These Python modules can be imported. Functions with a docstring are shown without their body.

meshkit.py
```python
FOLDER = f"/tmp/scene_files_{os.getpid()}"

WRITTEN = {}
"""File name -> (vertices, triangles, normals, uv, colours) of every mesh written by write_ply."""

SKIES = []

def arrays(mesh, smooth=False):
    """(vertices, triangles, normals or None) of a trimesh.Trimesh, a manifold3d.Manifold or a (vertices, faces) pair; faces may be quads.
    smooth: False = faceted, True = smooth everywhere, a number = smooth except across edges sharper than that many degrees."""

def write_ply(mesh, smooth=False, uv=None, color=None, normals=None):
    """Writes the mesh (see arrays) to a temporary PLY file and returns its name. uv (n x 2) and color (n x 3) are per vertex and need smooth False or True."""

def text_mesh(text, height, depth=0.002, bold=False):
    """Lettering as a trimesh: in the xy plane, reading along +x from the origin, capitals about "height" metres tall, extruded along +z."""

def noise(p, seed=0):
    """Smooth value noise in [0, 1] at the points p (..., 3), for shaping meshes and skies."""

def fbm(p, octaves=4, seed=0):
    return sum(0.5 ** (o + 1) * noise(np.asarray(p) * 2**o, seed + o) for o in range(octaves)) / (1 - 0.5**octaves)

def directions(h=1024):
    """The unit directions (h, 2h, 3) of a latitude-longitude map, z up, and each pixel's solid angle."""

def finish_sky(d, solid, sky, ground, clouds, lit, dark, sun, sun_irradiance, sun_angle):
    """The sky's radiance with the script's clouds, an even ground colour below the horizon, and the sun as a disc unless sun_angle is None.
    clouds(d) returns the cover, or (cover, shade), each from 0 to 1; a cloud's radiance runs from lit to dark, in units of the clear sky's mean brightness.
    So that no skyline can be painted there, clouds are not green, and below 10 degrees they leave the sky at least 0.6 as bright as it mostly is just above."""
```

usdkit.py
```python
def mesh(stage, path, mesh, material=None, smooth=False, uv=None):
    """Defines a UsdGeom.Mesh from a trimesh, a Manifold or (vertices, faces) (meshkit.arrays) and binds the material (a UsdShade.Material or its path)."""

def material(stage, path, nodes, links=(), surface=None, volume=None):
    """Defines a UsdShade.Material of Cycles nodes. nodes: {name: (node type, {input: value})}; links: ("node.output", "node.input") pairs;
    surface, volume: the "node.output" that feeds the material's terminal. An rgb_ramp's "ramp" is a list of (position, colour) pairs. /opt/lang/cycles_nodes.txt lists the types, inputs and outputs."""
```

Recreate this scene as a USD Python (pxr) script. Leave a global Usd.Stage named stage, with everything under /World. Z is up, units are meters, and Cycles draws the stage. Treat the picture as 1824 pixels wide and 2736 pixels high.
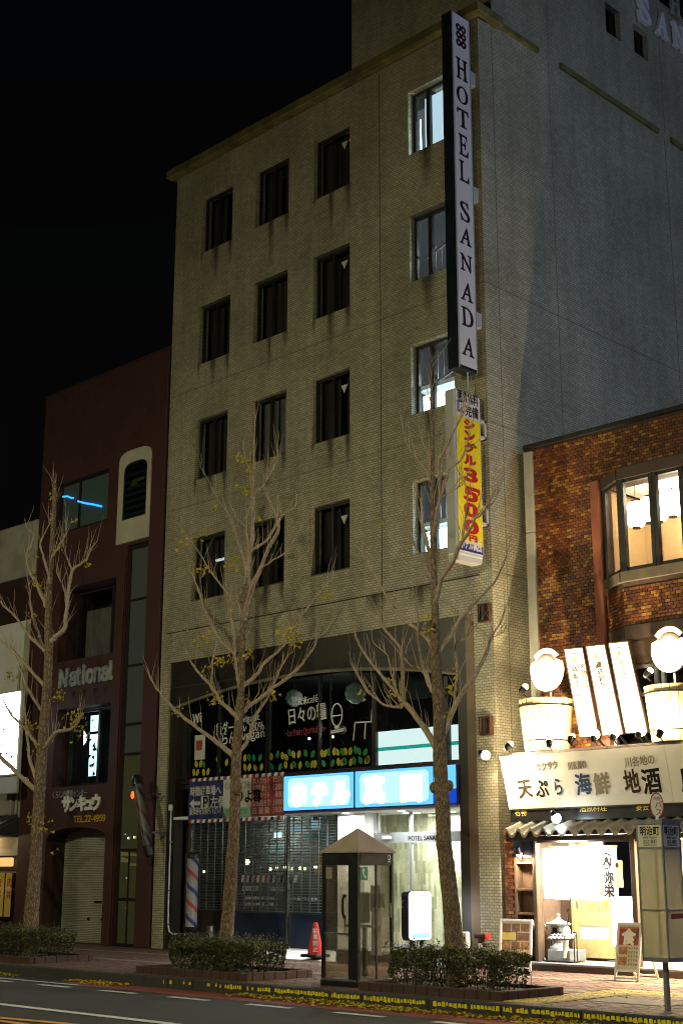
import math, glob, random
import numpy as np, trimesh, usdkit, meshkit
from shapely.geometry import Polygon
from shapely import affinity, union_all, box as sbox
from shapely.ops import unary_union
from pxr import Usd, UsdGeom, UsdLux, UsdShade, Sdf, Gf

stage = Usd.Stage.CreateInMemory()
UsdGeom.SetStageUpAxis(stage, 'Z'); UsdGeom.SetStageMetersPerUnit(stage, 1.0)
UsdGeom.Xform.Define(stage, '/World'); UsdGeom.Scope.Define(stage, '/World/Looks')
rnd = random.Random(7); npr = np.random.default_rng(7)
PI = math.pi

# ---------------------------------------------------------------- camera (standing on the far pavement, looking along the row of buildings)
F, YAW, PITCH, ROLL = 3725.83, math.radians(44.822), math.radians(14.738), math.radians(0.095)
EYE = np.array([18.67, -19.95, 1.50])
_f = np.array([-math.sin(YAW)*math.cos(PITCH), math.cos(YAW)*math.cos(PITCH), math.sin(PITCH)])
_r = np.array([math.cos(YAW), math.sin(YAW), 0.0]); _u = np.cross(_r, _f)
_R = math.cos(ROLL)*_r + math.sin(ROLL)*_u; _U = -math.sin(ROLL)*_r + math.cos(ROLL)*_u
cam = UsdGeom.Camera.Define(stage, '/World/camera')
cam.CreateHorizontalApertureAttr(24.0); cam.CreateVerticalApertureAttr(36.0)
cam.CreateFocalLengthAttr(24.0*F/1824.0); cam.CreateClippingRangeAttr((0.1, 2000.0))
_m = Gf.Matrix4d(1.0)
for _i, _a in enumerate((_R, _U, -_f, EYE)):
    _m.SetRow(_i, Gf.Vec4d(float(_a[0]), float(_a[1]), float(_a[2]), 1.0 if _i == 3 else 0.0))
cam.AddTransformOp().Set(_m)
cam.CreateExposureAttr(0.0)

# ---------------------------------------------------------------- night sky: the sun is far below the horizon
SKY_STRENGTH = 0.006
usdkit.material(stage, '/World/Looks/night_sky', {
    'sky': ('sky_texture', {'sky_type': 'single_scattering', 'sun_disc': False, 'sun_elevation': math.radians(-1.5), 'sun_rotation': 2.4}),
    'bg': ('background_shader', {'strength': SKY_STRENGTH})}, [('sky.color', 'bg.color')], surface='bg.background')
dome = UsdLux.DomeLight.Define(stage, '/World/sky'); dome.CreateIntensityAttr(1.0)
UsdShade.MaterialBindingAPI.Apply(dome.GetPrim()).Bind(UsdShade.Material.Get(stage, '/World/Looks/night_sky'))
dome.GetPrim().SetCustomDataByKey('kind', 'structure')

def at(px, py, y=None, x=None, z=None):
    """The point where the sight line through a pixel of the photograph meets the plane y = .., x = .. or z = .."""
    d = (px-912)/F*_R - (py-1368)/F*_U + _f
    k, w = (1, y) if y is not None else (0, x) if x is not None else (2, z)
    return EYE + d*((w-EYE[k])/d[k])

# ---------------------------------------------------------------- materials
MATS = {}
def M(name, col, rough=.6, var=.15, scale=5.0, metal=0.0, bump=0.0, bscale=60.0, spec=.5, island=0.0, detail=4.0, coat=0.0):
    """Painted or plain surface with mottling, fine relief and, with island, a tone of its own for each separate piece."""
    n = {'g': ('geometry', {}), 'no': ('noise_texture', {'scale': scale, 'detail': detail, 'roughness': .6}),
         'r': ('rgb_ramp', {'ramp': [(.25, tuple(c*(1-var) for c in col)), (.75, tuple(min(1, c*(1+var)) for c in col))]}),
         'p': ('principled_bsdf', {'roughness': rough, 'metallic': metal, 'specular_ior_level': spec, 'coat_weight': coat}),
         'rr': ('map_range', {'from_min': .2, 'from_max': .8, 'to_min': max(.02, rough*.8), 'to_max': min(1, rough*1.2)})}
    l = [('g.position', 'no.vector'), ('no.fac', 'r.fac'), ('no.fac', 'rr.value'), ('rr.result', 'p.roughness')]
    if island:
        n['mi'] = ('map_range', {'from_min': 0, 'from_max': 1, 'to_min': 1-island, 'to_max': 1+island})
        n['h'] = ('hsv', {'hue': .5, 'saturation': 1, 'fac': 1})
        l += [('g.random_per_island', 'mi.value'), ('mi.result', 'h.value'), ('r.color', 'h.color'), ('h.color', 'p.base_color')]
    else:
        l.append(('r.color', 'p.base_color'))
    if bump:
        n['n2'] = ('noise_texture', {'scale': bscale, 'detail': 3.0}); n['b'] = ('bump', {'strength': bump, 'distance': .01})
        l += [('g.position', 'n2.vector'), ('n2.fac', 'b.height'), ('b.normal', 'p.normal')]
    MATS[name] = usdkit.material(stage, '/World/Looks/'+name, n, l, surface='p.BSDF'); return MATS[name]

def emit(name, col, s):
    MATS[name] = usdkit.material(stage, '/World/Looks/'+name, {'e': ('emission', {'color': col, 'strength': s})}, [], surface='e.emission'); return MATS[name]

def glass(name, tint=(1, 1, 1), gloss=.02, ior=1.5, film=0.0, filmcol=(.3, .3, .3)):
    n = {'t': ('transparent_bsdf', {'color': tint}), 'g': ('glossy_bsdf', {'color': (1, 1, 1), 'roughness': gloss}), 'lw': ('layer_weight', {'blend': .5}),
         'pw': ('math', {'math_type': 'power', 'value2': 4.0}), 'f': ('math', {'math_type': 'multiply_add', 'value2': .9, 'value3': .045}), 'm': ('mix_closure', {})}
    l = [('lw.facing', 'pw.value1'), ('pw.value', 'f.value1'), ('f.value', 'm.fac'), ('t.BSDF', 'm.closure1'), ('g.BSDF', 'm.closure2')]
    out = 'm.closure'
    if film:
        n.update({'d': ('diffuse_bsdf', {'color': filmcol}), 'm2': ('mix_closure', {'fac': film})}); l += [('m.closure', 'm2.closure1'), ('d.BSDF', 'm2.closure2')]; out = 'm2.closure'
    MATS[name] = usdkit.material(stage, '/World/Looks/'+name, n, l, surface=out); return MATS[name]

def brickmat(name, c1, c2, mortar, bw, rh, ms=.005, rough=.45, var=.18, blotch=.9, bump=.5, vert=False):
    """Small tiles laid in courses, measured in metres on the wall itself (along x or y, whichever way the wall runs)."""
    n = {'g': ('geometry', {}), 'sp': ('separate_xyz', {}), 'sn': ('separate_xyz', {}),
         'ab': ('math', {'math_type': 'absolute'}), 'gt': ('math', {'math_type': 'greater_than', 'value2': .5}),
         'um': ('mix_float', {}), 'cv': ('combine_xyz', {}),
         'mp2': ('mapping', {'scale': (2.6, 2.6, .16)}), 'n3': ('noise_texture', {'scale': 1.0, 'detail': 6.0, 'roughness': .7}), 'mr3': ('map_range', {'from_min': .32, 'from_max': .62, 'to_min': 1-var*.9, 'to_max': 1.04, 'clamp': True}), 'mm': ('math', {'math_type': 'multiply'}),
         'br': ('brick_texture', {'scale': 1.0, 'brick_width': bw, 'row_height': rh, 'mortar_size': ms, 'mortar_smooth': .3, 'color1': c1, 'color2': c2, 'mortar': mortar, 'bias': 0.0}),
         'no': ('noise_texture', {'scale': blotch, 'detail': 5.0, 'roughness': .65}), 'mr': ('map_range', {'from_min': .3, 'from_max': .7, 'to_min': 1-var, 'to_max': 1+var}),
         'h': ('hsv', {'fac': 1}), 'bp': ('bump', {'strength': bump, 'distance': .006, 'invert': True}), 'p': ('principled_bsdf', {'roughness': rough})}
    l = [('g.position', 'sp.vector'), ('g.true_normal', 'sn.vector'), ('sn.x', 'ab.value1'), ('ab.value', 'gt.value1'), ('gt.value', 'um.fac'),
         ('sp.x', 'um.a'), ('sp.y', 'um.b'), ('um.result', 'cv.y' if vert else 'cv.x'), ('sp.z', 'cv.x' if vert else 'cv.y'), ('cv.vector', 'br.vector'),
         ('g.position', 'no.vector'), ('no.fac', 'mr.value'), ('g.position', 'mp2.vector'), ('mp2.vector', 'n3.vector'), ('n3.fac', 'mr3.value'), ('mr.result', 'mm.value1'), ('mr3.result', 'mm.value2'), ('mm.value', 'h.value'), ('br.color', 'h.color'), ('h.color', 'p.base_color'),
         ('br.fac', 'bp.height'), ('bp.normal', 'p.normal')]
    MATS[name] = usdkit.material(stage, '/World/Looks/'+name, n, l, surface='p.BSDF'); return MATS[name]

# ---------------------------------------------------------------- mesh builder
class MB:
    def __init__(s): s.v, s.f, s.n = [], [], 0
    def add(s, v, f=None):
        if f is None: v, f = np.asarray(v.vertices), np.asarray(v.faces)
        v, f = np.asarray(v, float), np.asarray(f, int)
        if f.shape[1] == 4: f = np.vstack([f[:, [0, 1, 2]], f[:, [0, 2, 3]]])
        s.v.append(v); s.f.append(f+s.n); s.n += len(v); return s
    def box(s, x0, x1, y0, y1, z0, z1):
        x0, x1 = sorted((x0, x1)); y0, y1 = sorted((y0, y1)); z0, z1 = sorted((z0, z1))
        v = [(x, y, z) for z in (z0, z1) for y in (y0, y1) for x in (x0, x1)]
        return s.add(v, [(0, 2, 3, 1), (4, 5, 7, 6), (0, 1, 5, 4), (2, 6, 7, 3), (0, 4, 6, 2), (1, 3, 7, 5)])
    def cbox(s, x0, x1, y0, y1, z0, z1, c=.01):
        x0, x1 = sorted((x0, x1)); y0, y1 = sorted((y0, y1)); z0, z1 = sorted((z0, z1))
        c = min(c, (x1-x0)*.45, (y1-y0)*.45, (z1-z0)*.45); p = []
        for X, sx in ((x0, 1), (x1, -1)):
            for Y, sy in ((y0, 1), (y1, -1)):
                for Z, sz in ((z0, 1), (z1, -1)):
                    p += [(X+sx*c, Y+sy*c, Z), (X+sx*c, Y, Z+sz*c), (X, Y+sy*c, Z+sz*c)]
        return s.add(trimesh.PointCloud(p).convex_hull)
    def hull(s, pts): return s.add(trimesh.PointCloud(np.asarray(pts, float)).convex_hull)
    def tube(s, pts, r, sides=8, wob=0.0, seed=0):
        p = np.asarray(pts, float); r = np.broadcast_to(np.asarray(r, float), (len(p),))
        t = np.gradient(p, axis=0); t /= np.linalg.norm(t, axis=1, keepdims=True)+1e-12
        a = np.cross(t[0], [0, 0, 1.0] if abs(t[0, 2]) < .9 else [1.0, 0, 0]); a /= np.linalg.norm(a); A = []
        for k in range(len(p)):
            a = a - t[k]*(a@t[k]); a /= np.linalg.norm(a)+1e-12; A.append(a)
        A = np.array(A); B = np.cross(t, A); g = np.arange(sides)*2*PI/sides
        rr = r[:, None]*np.ones((1, sides))
        if wob:
            q = np.stack([np.broadcast_to(np.cos(g), rr.shape)*2, np.broadcast_to(np.sin(g), rr.shape)*2, np.broadcast_to(np.arange(len(p))[:, None]*.6, rr.shape)+seed*13.7], -1)
            rr = rr*(1+wob*(meshkit.noise(q)-.5)*2)
        v = p[:, None]+rr[..., None]*(np.cos(g)[None, :, None]*A[:, None]+np.sin(g)[None, :, None]*B[:, None])
        n = len(p); i, j = np.meshgrid(np.arange(n-1), np.arange(sides), indexing='ij')
        q = np.stack([i*sides+j, i*sides+(j+1) % sides, (i+1)*sides+(j+1) % sides, (i+1)*sides+j], -1).reshape(-1, 4)
        f = np.vstack([q[:, [0, 1, 2]], q[:, [0, 2, 3]]])
        caps = [(0, k+1, k) for k in range(1, sides-1)]+[((n-1)*sides, (n-1)*sides+k, (n-1)*sides+k+1) for k in range(1, sides-1)]
        return s.add(v.reshape(-1, 3), np.vstack([f, caps]))
    def cyl(s, p, q, r, sides=16, r2=None): return s.tube([p, q], [r, r if r2 is None else r2], sides)
    def lathe(s, prof, c, sides=24):
        prof = np.asarray(prof, float); g = np.arange(sides)*2*PI/sides; n = len(prof)
        v = np.stack([prof[:, None, 0]*np.cos(g)+c[0], prof[:, None, 0]*np.sin(g)+c[1], np.broadcast_to(prof[:, None, 1], (n, sides))+c[2]], -1).reshape(-1, 3)
        i, j = np.meshgrid(np.arange(n-1), np.arange(sides), indexing='ij')
        q = np.stack([i*sides+j, i*sides+(j+1) % sides, (i+1)*sides+(j+1) % sides, (i+1)*sides+j], -1).reshape(-1, 4)
        return s.add(v, q)
    def beam(s, p, q, w, h=None, up=(0, 0, 1)):
        p, q = np.asarray(p, float), np.asarray(q, float); h = w if h is None else h
        t = (q-p)/np.linalg.norm(q-p); up = np.asarray(up, float)
        if abs(t@up) > .95: up = np.array([0, 1.0, 0])
        a = np.cross(t, up); a /= np.linalg.norm(a); b = np.cross(a, t)
        v = [o+sa*a*w/2+sb*b*h/2 for o in (p, q) for sa, sb in ((-1, -1), (1, -1), (1, 1), (-1, 1))]
        return s.add(v, [(0, 1, 2, 3), (7, 6, 5, 4), (0, 4, 5, 1), (1, 5, 6, 2), (2, 6, 7, 3), (3, 7, 4, 0)])
    def poly(s, poly, d, o, u, v):
        """A flat outline standing at o with its axes u and v, d thick towards u x v."""
        u, v, o = (np.asarray(k, float) for k in (u, v, o))
        for g in getattr(poly, 'geoms', [poly]):
            if g.is_empty or g.area < 1e-9: continue
            m = trimesh.creation.extrude_polygon(g, d, engine='earcut'); p = np.asarray(m.vertices)
            s.add(o+p[:, :1]*u+p[:, 1:2]*v+p[:, 2:]*np.cross(u, v), np.asarray(m.faces))
        return s
    def front(s, poly, y0, y1): return s.poly(poly, y1-y0, (0, y1, 0), (1, 0, 0), (0, 0, 1))     # outline in (x, z), between y0 (street side) and y1
    def side(s, poly, x0, x1): return s.poly(poly, x1-x0, (x0, 0, 0), (0, 1, 0), (0, 0, 1))      # outline in (y, z), between x0 and x1
    def mesh(s): return trimesh.Trimesh(np.vstack(s.v), np.vstack(s.f), process=False)
    def rot(s, axis, deg, c):
        T = trimesh.transformations.rotation_matrix(math.radians(deg), axis, c)
        s.v = [k@T[:3, :3].T+T[:3, 3] for k in s.v]; return s

USED = {}
def numbered(parent, name):
    k = USED.get((parent, name), 0); USED[(parent, name)] = k+1
    return f'{parent}/{name}' if k == 0 else f'{parent}/{name}_{k:03d}'
class Thing:
    pass
def thing(name, label, cat, loc=(0, 0, 0), group=None, kind=None):
    group = group or {'ginkgo_tree': 'street trees along the kerb', 'umbrella': 'umbrellas in the rack', 'shop_poster': 'yellow posters of the far left shop', 'lit_panel_sign': 'lamp boxes by the timber post', 'street_lamp': 'street lamps', 'paper_pompom': 'pompoms in the cafe window', 'vent_hood': 'vent boxes on the corner column'}.get(name)
    t = Thing(); t.path = numbered('/World', name); t.loc = np.asarray(loc, float)
    x = UsdGeom.Xform.Define(stage, t.path); x.AddTranslateOp().Set(Gf.Vec3d(*map(float, t.loc))); t.prim = x.GetPrim()
    for k, v in (('label', label), ('category', cat), ('group', group), ('kind', kind)):
        if v: t.prim.SetCustomDataByKey(k, v)
    return t
def part(t, name, mb, mat, smooth=False, label=None, kind=None):
    """One part of the thing t (or sub-part, when t is a part): a mesh of its own, given in world coordinates."""
    if not mb.v: return None
    mk_ = getattr(mb, 'marks', [])
    if len(mk_) > 1:                                        # each line of writing is a piece of its own
        q = None
        for a, b in zip(mk_, mk_[1:]+[len(mb.v)]):
            if b <= a: continue
            m = MB()
            for v, f in zip(mb.v[a:b], mb.f[a:b]): m.add(v, f-f.min())
            q = part(t, name, m, mat, smooth, label, kind)
        return q
    q = Thing(); q.path = numbered(t.path, name); q.loc = t.loc
    usdkit.mesh(stage, q.path, (np.vstack(mb.v)-t.loc, np.vstack(mb.f)), MATS[mat], smooth=smooth); q.prim = stage.GetPrimAtPath(q.path)
    for k, v in (('label', label), ('kind', kind)):
        if v: q.prim.SetCustomDataByKey(k, v)
    return q
def single(name, mb, mat, label, cat=None, group=None, kind=None, smooth=False):
    root = Thing(); root.path = '/World'; root.loc = np.zeros(3)
    q = part(root, name, mb, mat, smooth)
    for k, v in (('label', label), ('category', cat), ('group', group), ('kind', kind)):
        if v: q.prim.SetCustomDataByKey(k, v)
    return q
def lamp(t, pos, aim, power, col, radius=.05, kind='disk', cone=None, name='placed_light'):
    """A light kept under the given thing"""
    path = numbered(t.path, name)
    L = (UsdLux.DiskLight if kind == 'disk' else UsdLux.SphereLight).Define(stage, path)
    L.CreateRadiusAttr(radius); L.CreateIntensityAttr(power); L.CreateColorAttr(Gf.Vec3f(*col)); L.CreateNormalizeAttr(True)
    pos = np.asarray(pos, float); d = np.asarray(aim, float)-pos; d /= np.linalg.norm(d)
    a = np.cross([0, 0, 1.0] if abs(d[2]) < .95 else [0, 1.0, 0], -d); a /= np.linalg.norm(a); b = np.cross(-d, a); pos = pos-t.loc
    m = Gf.Matrix4d(1.0)
    for i, w in enumerate((a, b, -d, pos)): m.SetRow(i, Gf.Vec4d(*map(float, w), 1.0 if i == 3 else 0.0))
    L.AddTransformOp().Set(m)
    if cone:
        s = UsdLux.ShapingAPI.Apply(L.GetPrim()); s.CreateShapingConeAngleAttr(cone); s.CreateShapingConeSoftnessAttr(.5)
    return L

# ---------------------------------------------------------------- lettering
FONTS = glob.glob('/opt/blender-*/*/datafiles/fonts/')
_glyphs, _fonts = {}, {}
def glyphs(text, h, font='Noto Sans CJK Regular.woff2', bold=0, size=96, fine=.5):
    """Outline of the text in (x, y), capitals and kanji about h tall, from the origin to the right; returns (outline, width)."""
    key = (text, font, bold, size)
    if key not in _glyphs:
        from PIL import Image, ImageDraw, ImageFont
        ft = _fonts.get((font, size)) or _fonts.setdefault((font, size), ImageFont.truetype(FONTS[0]+font, size))
        x0, y0, x1, y1 = ft.getbbox(text, anchor='ls', stroke_width=bold)
        im = Image.new('L', (x1-x0+8, y1-y0+8)); ImageDraw.Draw(im).text((4-x0, 4-y0), text, 255, font=ft, anchor='ls', stroke_width=bold)
        on = np.pad(np.asarray(im) > 127, ((0, 0), (1, 1))).astype(np.int8)
        ro, st = np.nonzero(np.diff(on, axis=1) == 1); en = np.nonzero(np.diff(on, axis=1) == -1)[1]
        g = union_all(sbox(st, -ro-1, en, -ro)).buffer(.6).buffer(-.6).simplify(fine)
        _glyphs[key] = affinity.translate(g, -4, 4-y0)
    g = _glyphs[key]; s = h/(size*.73); g = affinity.scale(g, s, s, origin=(0, 0)); return g, g.bounds[2]-min(0, g.bounds[0])
def text_at(mb, text, h, o, u, v, d=.004, width=None, center=False, **k):
    g, w = glyphs(text, h, **k)
    mb.marks = getattr(mb, 'marks', [])+[len(mb.v)]
    if width: g = affinity.scale(g, width/w, 1, origin=(0, 0)); w = width
    if center: g = affinity.translate(g, -w/2, 0)
    return mb.poly(g, d, o, u, v)
XF, ZF, YF = (1, 0, 0), (0, 0, 1), (0, 1, 0)
def ell(cx, cz, rx, rz, n=32): return Polygon([(cx+rx*math.cos(k*2*PI/n), cz+rz*math.sin(k*2*PI/n)) for k in range(n)])
def rr(x0, x1, z0, z1, r): return sbox(x0+r, z0+r, x1-r, z1-r).buffer(r, quad_segs=4)
# ---------------------------------------------------------------- the materials of the place
brickmat('hotel_tile', (.50, .46, .335), (.36, .335, .235), (.12, .115, .09), .108, .05, .006, rough=.35, var=.22, blotch=.55)
brickmat('slat_wall', (.62, .58, .40), (.26, .28, .16), (.42, .40, .28), .46, .07, .003, rough=.5, var=.25, blotch=3.0, vert=True)
M('concrete', (.26, .25, .23), .85, .25, 2.5, bump=.3)
M('old_concrete', (.20, .185, .12), .9, .5, 1.6, bump=.4, detail=8)
M('cream_stucco', (.50, .47, .38), .85, .2, 1.5, bump=.3, detail=8)
M('dirty_white', (.36, .35, .31), .85, .35, 1.2, bump=.3, detail=8)
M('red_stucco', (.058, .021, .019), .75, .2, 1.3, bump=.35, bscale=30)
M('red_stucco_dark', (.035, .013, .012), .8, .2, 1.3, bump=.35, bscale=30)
M('brown_panel', (.026, .021, .018), .38, .2, 1.0)
M('bronze', (.16, .115, .075), .4, .2, 1.5, metal=.4)
M('dark_frame', (.018, .017, .017), .4, .2, 4)
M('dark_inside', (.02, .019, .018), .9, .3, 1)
M('curtain', (.034, .029, .028), .95, .25, 3)
M('curtain_light', (.16, .16, .15), .95, .2, 3)
M('white_wall', (.74, .75, .74), .8, .05, 2)
M('white_paint', (.78, .78, .76), .5, .06, 3)
M('white_metal', (.72, .72, .72), .4, .08, 3)
M('grey_metal', (.36, .37, .38), .38, .12, 3, metal=.6)
M('steel', (.55, .55, .56), .25, .1, 5, metal=1.0)
M('black_metal', (.012, .012, .014), .35, .2, 5)
M('navy', (.012, .016, .035), .35, .2, 4)
M('joint', (.05, .045, .035), .9, .2, 5); M('joint_soft', (.16, .15, .12), .9, .3, 5)
M('stripe_red_dim', (.13, .016, .016), .4, .2, 4); M('stripe_silver_dim', (.13, .125, .125), .4, .2, 4); M('stripe_blue_dim', (.012, .016, .06), .4, .2, 4); M('sill_stone', (.10, .08, .055), .9, .3, 4, bump=.3); M('curtain_brown', (.05, .034, .027), .95, .25, 3)
M('shutter', (.42, .41, .36), .5, .14, 1.2, bump=.1)
M('twig', (.38, .29, .20), .9, .3, 20)
M('ginkgo_leaf', (.78, .54, .02), .7, .35, 3, island=.4)
M('ginkgo_green', (.46, .44, .03), .7, .35, 3, island=.4)
M('hedge_leaf', (.10, .13, .026), .5, .5, 2.2, island=.6)
M('hedge_leaf_light', (.24, .23, .04), .5, .4, 2.2, island=.5)
M('hedge_twig', (.06, .045, .03), .9, .3, 20)
M('soil', (.045, .033, .024), 1, .4, 9, bump=1)
M('asphalt', (.048, .046, .045), .85, .3, 3, bump=.6, bscale=160, detail=8)
M('asphalt_red', (.23, .06, .05), .85, .25, 4, bump=.5, bscale=160, detail=8)
M('road_white', (.62, .61, .57), .8, .25, 8, bump=.3, bscale=160, detail=8)
M('road_orange', (.62, .27, .04), .8, .25, 8, bump=.3, bscale=160)
M('kerb', (.05, .048, .043), .9, .35, 4, bump=.5, island=.15, detail=8)
M('kerb_yellow', (.72, .60, .01), .8, .3, 9, detail=6)
M('paver', (.17, .085, .062), .85, .3, 5, island=.32, bump=.3)
M('paver_grey', (.24, .22, .19), .85, .2, 5, island=.2)
M('mortar_bed', (.10, .075, .06), 1, .3, 8)
M('tactile', (.52, .39, .06), .7, .2, 6, island=.12)
M('planter_brick', (.085, .042, .034), .9, .3, 6, island=.25, bump=.4)
for k, c in enumerate([(.22, .068, .022), (.15, .043, .016), (.37, .175, .032), (.095, .031, .016)]):
    M('brick_%s' % ('russet', 'brown', 'ochre', 'dark')[k], c, .5, .18, 7, island=.15, bump=.3)
M('brick_mortar', (.07, .042, .028), 1, .3, 8)
M('terracotta', (.27, .085, .05), .7, .2, 2, bump=.2)
M('roof_tile', (.38, .36, .31), .5, .2, 6, island=.15)
M('roof_tile_dark', (.05, .05, .052), .5, .2, 6, island=.15)
M('wood', (.16, .095, .055), .7, .35, 8, island=.15)
M('wood_dark', (.045, .028, .02), .6, .3, 8)
M('wood_pale', (.52, .40, .17), .6, .2, 8, island=.08)
M('tub_wood', (.62, .47, .25), .6, .15, 5, island=.1)
M('board_white', (.82, .80, .75), .8, .04, 2)
M('cloth_white', (.82, .83, .82), .9, .04, 3)
M('ink', (.02, .018, .016), .9, .2, 6, spec=.1)
M('ink_brown', (.06, .042, .025), .9, .3, 6, spec=.1)
M('ink_blue', (.04, .075, .15), .9, .3, 6, spec=.1)
M('ink_faded', (.28, .24, .18), .9, .3, 6, spec=.1)
M('stone', (.30, .31, .31), .9, .3, 8, bump=.6, detail=8)
M('stone_floor', (.20, .22, .23), .7, .25, 4, bump=.2)
M('plastic_red', (.55, .03, .02), .4, .12, 4)
M('plastic_white', (.75, .75, .73), .35, .06, 4)
M('sign_white', (.62, .60, .62), .3, .06, 1.5)
M('sign_dark', (.012, .017, .027), .25, .2, 2)
M('sign_grey', (.46, .46, .45), .4, .12, 1.2)
M('sign_yellow', (.78, .62, .01), .35, .05, 2)
M('sign_red', (.42, .012, .01), .4, .1, 3)
M('sign_blue', (.018, .02, .16), .4, .1, 3)
M('poster_red', (.36, .055, .06), .6, .1, 3)
M('poster_green', (.24, .42, .32), .6, .1, 3)
M('poster_white', (.58, .58, .55), .6, .08, 3)
M('poster_blue', (.022, .03, .14), .5, .1, 3)
M('poster_yellow', (.62, .48, .10), .6, .12, 3)
M('stripe_red', (.42, .03, .03), .4, .1, 3); M('stripe_blue', (.02, .03, .17), .4, .1, 3); M('stripe_silver', (.30, .30, .32), .35, .2, 3)
M('letter_silver', (.27, .30, .32), .6, .5, 9); M('letter_gold', (.55, .33, .02), .5, .15, 9)
M('letter_dark', (.02, .008, .012), .4, .1, 5)
M('leaf_green', (.04, .48, .14), .5, .25, 9, island=.35); M('leaf_yellow', (.85, .74, .04), .5, .2, 9, island=.3)
M('chalk_white', (.78, .80, .78), .8, .05, 3); M('chalk_red', (.40, .05, .09), .8, .05, 3)
M('paper_shade', (.86, .88, .86), .9, .1, 5)
M('teal', (.04, .42, .33), .5, .05, 3); M('navy_panel', (.012, .022, .045), .4, .2, 1.5)
M('booth_roof', (.36, .29, .215), .6, .15, 3); M('booth_black', (.01, .01, .013), .35, .2, 5)
M('phone_green', (.02, .30, .10), .4, .1, 4); M('phone_body', (.16, .24, .10), .4, .2, 8)
M('food_warm', (.42, .20, .08), .6, .75, 16, detail=8); M('food_dark', (.20, .10, .05), .6, .7, 20, detail=8)
M('paper', (.62, .56, .45), .7, .1, 6); M('amber_paper', (.55, .36, .18), .8, .1, 4)
M('tan_wall', (.50, .34, .17), .8, .1, 2); M('bus_panel', (.40, .37, .26), .35, .25, 2.5, detail=6); M('bus_title', (.62, .58, .46), .4, .1, 3)
M('bus_frame', (.40, .41, .42), .35, .12, 6, metal=.7)
M('stain', (.028, .026, .016), 1, .3, 20)
M('rust', (.06, .021, .012), .9, .4, 12, bump=.5)
glass('pane', (.93, .95, .95)); glass('pane_tint', (.55, .62, .62)); glass('pane_dark', (.25, .25, .25)); glass('pane_green', (.45, .55, .48), film=.45, filmcol=(.22, .23, .15)); glass('pane_grey', (.5, .55, .55), film=.42, filmcol=(.20, .235, .23)); glass('bus_panel_glass', (.75, .70, .55), gloss=.35, film=.78, filmcol=(.42, .38, .27))
glass('pane_teal', (.35, .5, .48), film=.5, filmcol=(.15, .23, .22)); glass('booth_pane', (.80, .78, .72), film=.04, filmcol=(.3, .26, .18)); glass('milky', (.8, .8, .8), gloss=.3, film=.35, filmcol=(.5, .5, .5))
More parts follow.
